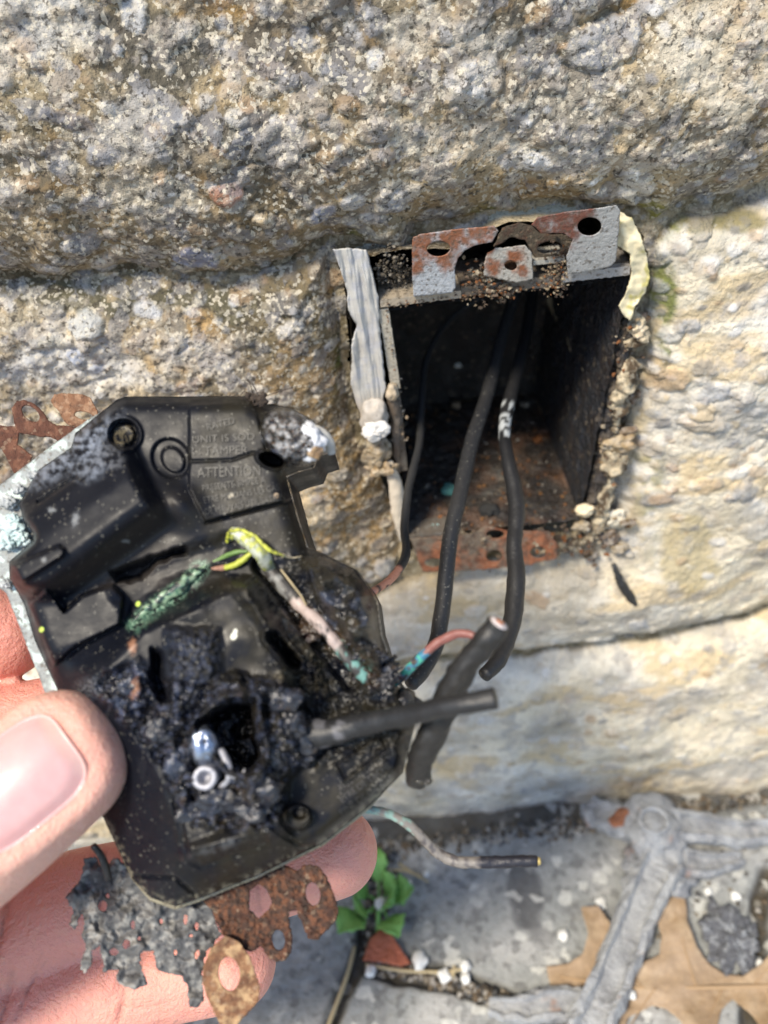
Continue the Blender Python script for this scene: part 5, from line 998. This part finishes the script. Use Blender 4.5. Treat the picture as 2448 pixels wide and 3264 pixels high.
V, Fc = blob_geo(gc([(1250, 225)], 8)[0], (9.5, 11, 5), amp=.35, fs=1.2, n=4); mesh('hub', V, Fc, m_gray, bk_)
for rr, zz in ((4.2, .9),):
    c = gc([(1240, 195)], 12.0)[0]; a = np.linspace(0, 2 * math.pi, 22); tube('ring', np.column_stack([c[0] + rr * np.cos(a), c[1] + rr * np.sin(a), np.full(22, c[2] + zz)]), [.9] * 22, m_gray, bk_, seg=8, n=2)
o = tube('rusty_stub', gc([(1090, 210), (1130, 180), (1180, 150)], 8), [2.0, 2.8, 1.8], m_rust, bk_, rough=.8, rs=2, colf=lambda T, V: np.tile((.30, .12, .06), (len(V), 1)))
for i in range(9):
    p = gc([(rng.uniform(1130, 1340), rng.uniform(280, 460))], rng.uniform(2, 7))[0]; blob('flake', p, rng.uniform(1.5, 5, 3) * (1, 1, .5), m_gray, bk_, amp=.6, fs=1.6, n=3, seed=i)
o = blob('corroded_scrap', gc([(1520, 620)], 2)[0], (6.5, 8, 1.6), mk('dark_scrap', (.12, .125, .14), rough=.7, mott=[('n', 500, .5, .62, .7, (.38, .40, .42), X)], bumps=[('n', 500, 1, .003)]), amp=.8, fs=2.2, n=5, seed=3)
tag(o, 'dark flaky scrap lying in the notch between two leaf lobes', 'scrap')
# weed
wd = empty('weed', on_ground(np.array(1205.), np.array(2880.), 0)); tag(wd, 'small green weed growing from the paving joint above the red brick chip', 'weed')
def wleaf(base_px, tip_px, wd_, h0, h1, lob=.12):
    bx0, by0 = base_px; base_px = (bx0 + .38 * (tip_px[0] - bx0), by0 + .38 * (tip_px[1] - by0)); tube('stalk', gc([(bx0, by0), ((bx0 + base_px[0]) / 2 + 3, (by0 + base_px[1]) / 2), base_px], [h0, h0 + 1.5, h0 + 1.6]), [.45, .4, .35], m_green, wd, seg=7); h0 += 1.5
    a = gc([base_px], h0)[0]; b_ = gc([tip_px], h1)[0]; d = b_ - a; s = norm(np.cross(d, (0, 0, 1.))); V = []; n = 18
    for i in range(n + 1):
        t = i / n; w_ = .85 * wd_ * math.sin(math.pi * min(1, t * .97 + .03) ** .8) * (1 + lob * math.sin(t * 19)) + .25; c = a + d * t + np.array([0, 0, 2.5 * math.sin(math.pi * t)])
        for k in range(-3, 4): V.append(c + s * w_ * k / 3 + np.array([0, 0, .55 * abs(k) * w_ / 6 + .35 * math.sin(t * 14 + k * 1.7)]))
    Fc = [(i * 7 + k, i * 7 + k + 1, (i + 1) * 7 + k + 1, (i + 1) * 7 + k) for i in range(n) for k in range(6)]
    o = mesh('leaf', np.array(V), Fc, m_green, wd); m_ = o.modifiers.new('s', 'SOLIDIFY'); m_.thickness = .0003; return o
for q in (((235, 490), (238, 290), 3.0, 2, 9), ((245, 500), (365, 440), 4.8, 2, 8), ((240, 490), (300, 400), 4, 2, 9), ((225, 480), (150, 430), 4.2, 2, 8), ((225, 500), (90, 600), 5.5, 2, 9), ((215, 520), (150, 520), 4.5, 2, 7), ((245, 505), (310, 615), 4.6, 2, 8), ((235, 500), (290, 500), 4, 3, 9)): wleaf(*q)
tube('stem', gc([(232, 640), (236, 560), (236, 490)], [-1, 1, 3]), [.7, .7, .6], m_green, wd, seg=8)
bf = jag(gcrop([(178, 700), (205, 625), (240, 588), (285, 605), (320, 660), (355, 712), (320, 722), (250, 708)]), 8, 2, 14, 16)
o = sheet('brick_chip', [bf], gmap(1.0), 4.5, m_brick, None, warp=lambda px, py: .8 * fbm(px, py, 40, 3, 611), smooth=False); tag(o, 'triangular red brick chip wedged in the paving joint under the weed', 'brick chip')
# white grains
places = [('white grain beside the right leaves of the weed', 347, 432, 1.9), ('white grain at the centre of the weed', 245, 492, 2.0), ('largest white grain, touching the right corner of the brick chip', 385, 700, 2.7), ('white grain on the dark joint right of the brick chip', 478, 755, 2.3),
          ('creamy grain on the joint edge, right of the straw end', 553, 720, 1.9), ('white grain in the dark joint, rightmost of the row by the straw', 555, 768, 1.7), ('white grain at the lower left of the brick chip', 208, 740, 1.9), ('small white grain on the paving under the bent ground wire', 410, 384, 1.1),
          ('cream grain alone on the open paving left of the oak leaf', 910, 610, 1.9), ('long cream grain near the upper tip of the leaf', 1048, 490, 2.0), ('white grain on the left edge of the leaf beside the bracket arm', 1160, 825, 1.4), ('small white grain above the dark scrap', 1440, 450, 1.5), ('white grain near the right edge above the scrap', 1540, 465, 1.6), ('white grain on the right rim of the leaf notch', 1625, 712, 1.6)]
for i, (lb_, x, y, r) in enumerate(places):
    z = 6.0 if 'centre of the weed' in lb_ else (4.5 if 'edge of the leaf' in lb_ else r * .4)
    o = blob('white_grain', gc([(x, y)], z)[0], (r * .8, r * .95, r * .6), m_perl, amp=.45, fs=1.5, n=3, seed=i); tag(o, lb_, 'grain', 'white grains scattered on the paving')
for i, (pts, r, lb_) in enumerate([([(150, 650), (120, 760), (60, 920), (20, 1020)], .6, 'long straw running down left from the brick chip'), ([(190, 715), (330, 738), (480, 742), (560, 728)], .5, 'straw lying right of the brick chip along the joint'),
                              ([(310, 345), (360, 380), (420, 415)], .45, 'short straw above right of the weed'), ([(270, 370), (330, 372), (395, 392)], .4, 'thin straw crossing beside the top leaf of the weed'), ([(515, 720), (505, 770)], .6, 'very short straw between two white grains')]):
    P = gc(pts, .9); P = P if len(P) > 2 else np.array([P[0], (P[0] + P[1]) / 2, P[1]])
    o = tube('straw', P, [r * .8] + [r] * (len(P) - 2) + [r * .6], m_straw, seg=8, rough=.1, rs=2); tag(o, lb_, 'straw', 'dry straws on the paving')
# soil crumbs along joints and the wall foot
gp, gr, gc_ = [], [], []
def soil(x, y, r): q = gcrop([(x, y)])[0]; p = on_ground(np.array(q[0]), np.array(q[1]), 0.); 
for i in range(1400):
    kind = rng.integers(4)
    if kind == 0: t = rng.uniform(0, 1); x = 230 + rng.normal(0, 30); y = 270 + 420 * t
    elif kind == 1: t = rng.uniform(0, 1); x = 180 + 600 * t; y = 705 + 160 * t + rng.normal(0, 14)
    elif kind == 2: t = rng.uniform(0, 1); x = 200 + 900 * t; y = 300 - 110 * t + rng.normal(0, 22)
    else: t = rng.uniform(0, 1); x = 1100 + 560 * t; y = rng.uniform(150, 900) if rng.uniform() < .5 else 170 - 60 * t + rng.normal(0, 15)
    q = gcrop([(x, y)])[0]; p = on_ground(np.array(q[0]), np.array(q[1]), 0.)
    if p[1] > WALLY - 3: continue
    r = rng.uniform(.25, .95); gp.append(p + np.array([0, 0, r * .2])); gr.append(r); gc_.append([(.05, .04, .03), (.12, .09, .06), (.2, .17, .13), (.3, .28, .25), (.08, .08, .08)][rng.integers(5)])
o = scatter(gp, gr, gc_, m_grit, 'soil_crumbs'); tag(o, 'dark soil crumbs along the paving joints and the foot of the wall', 'soil', kind='stuff')
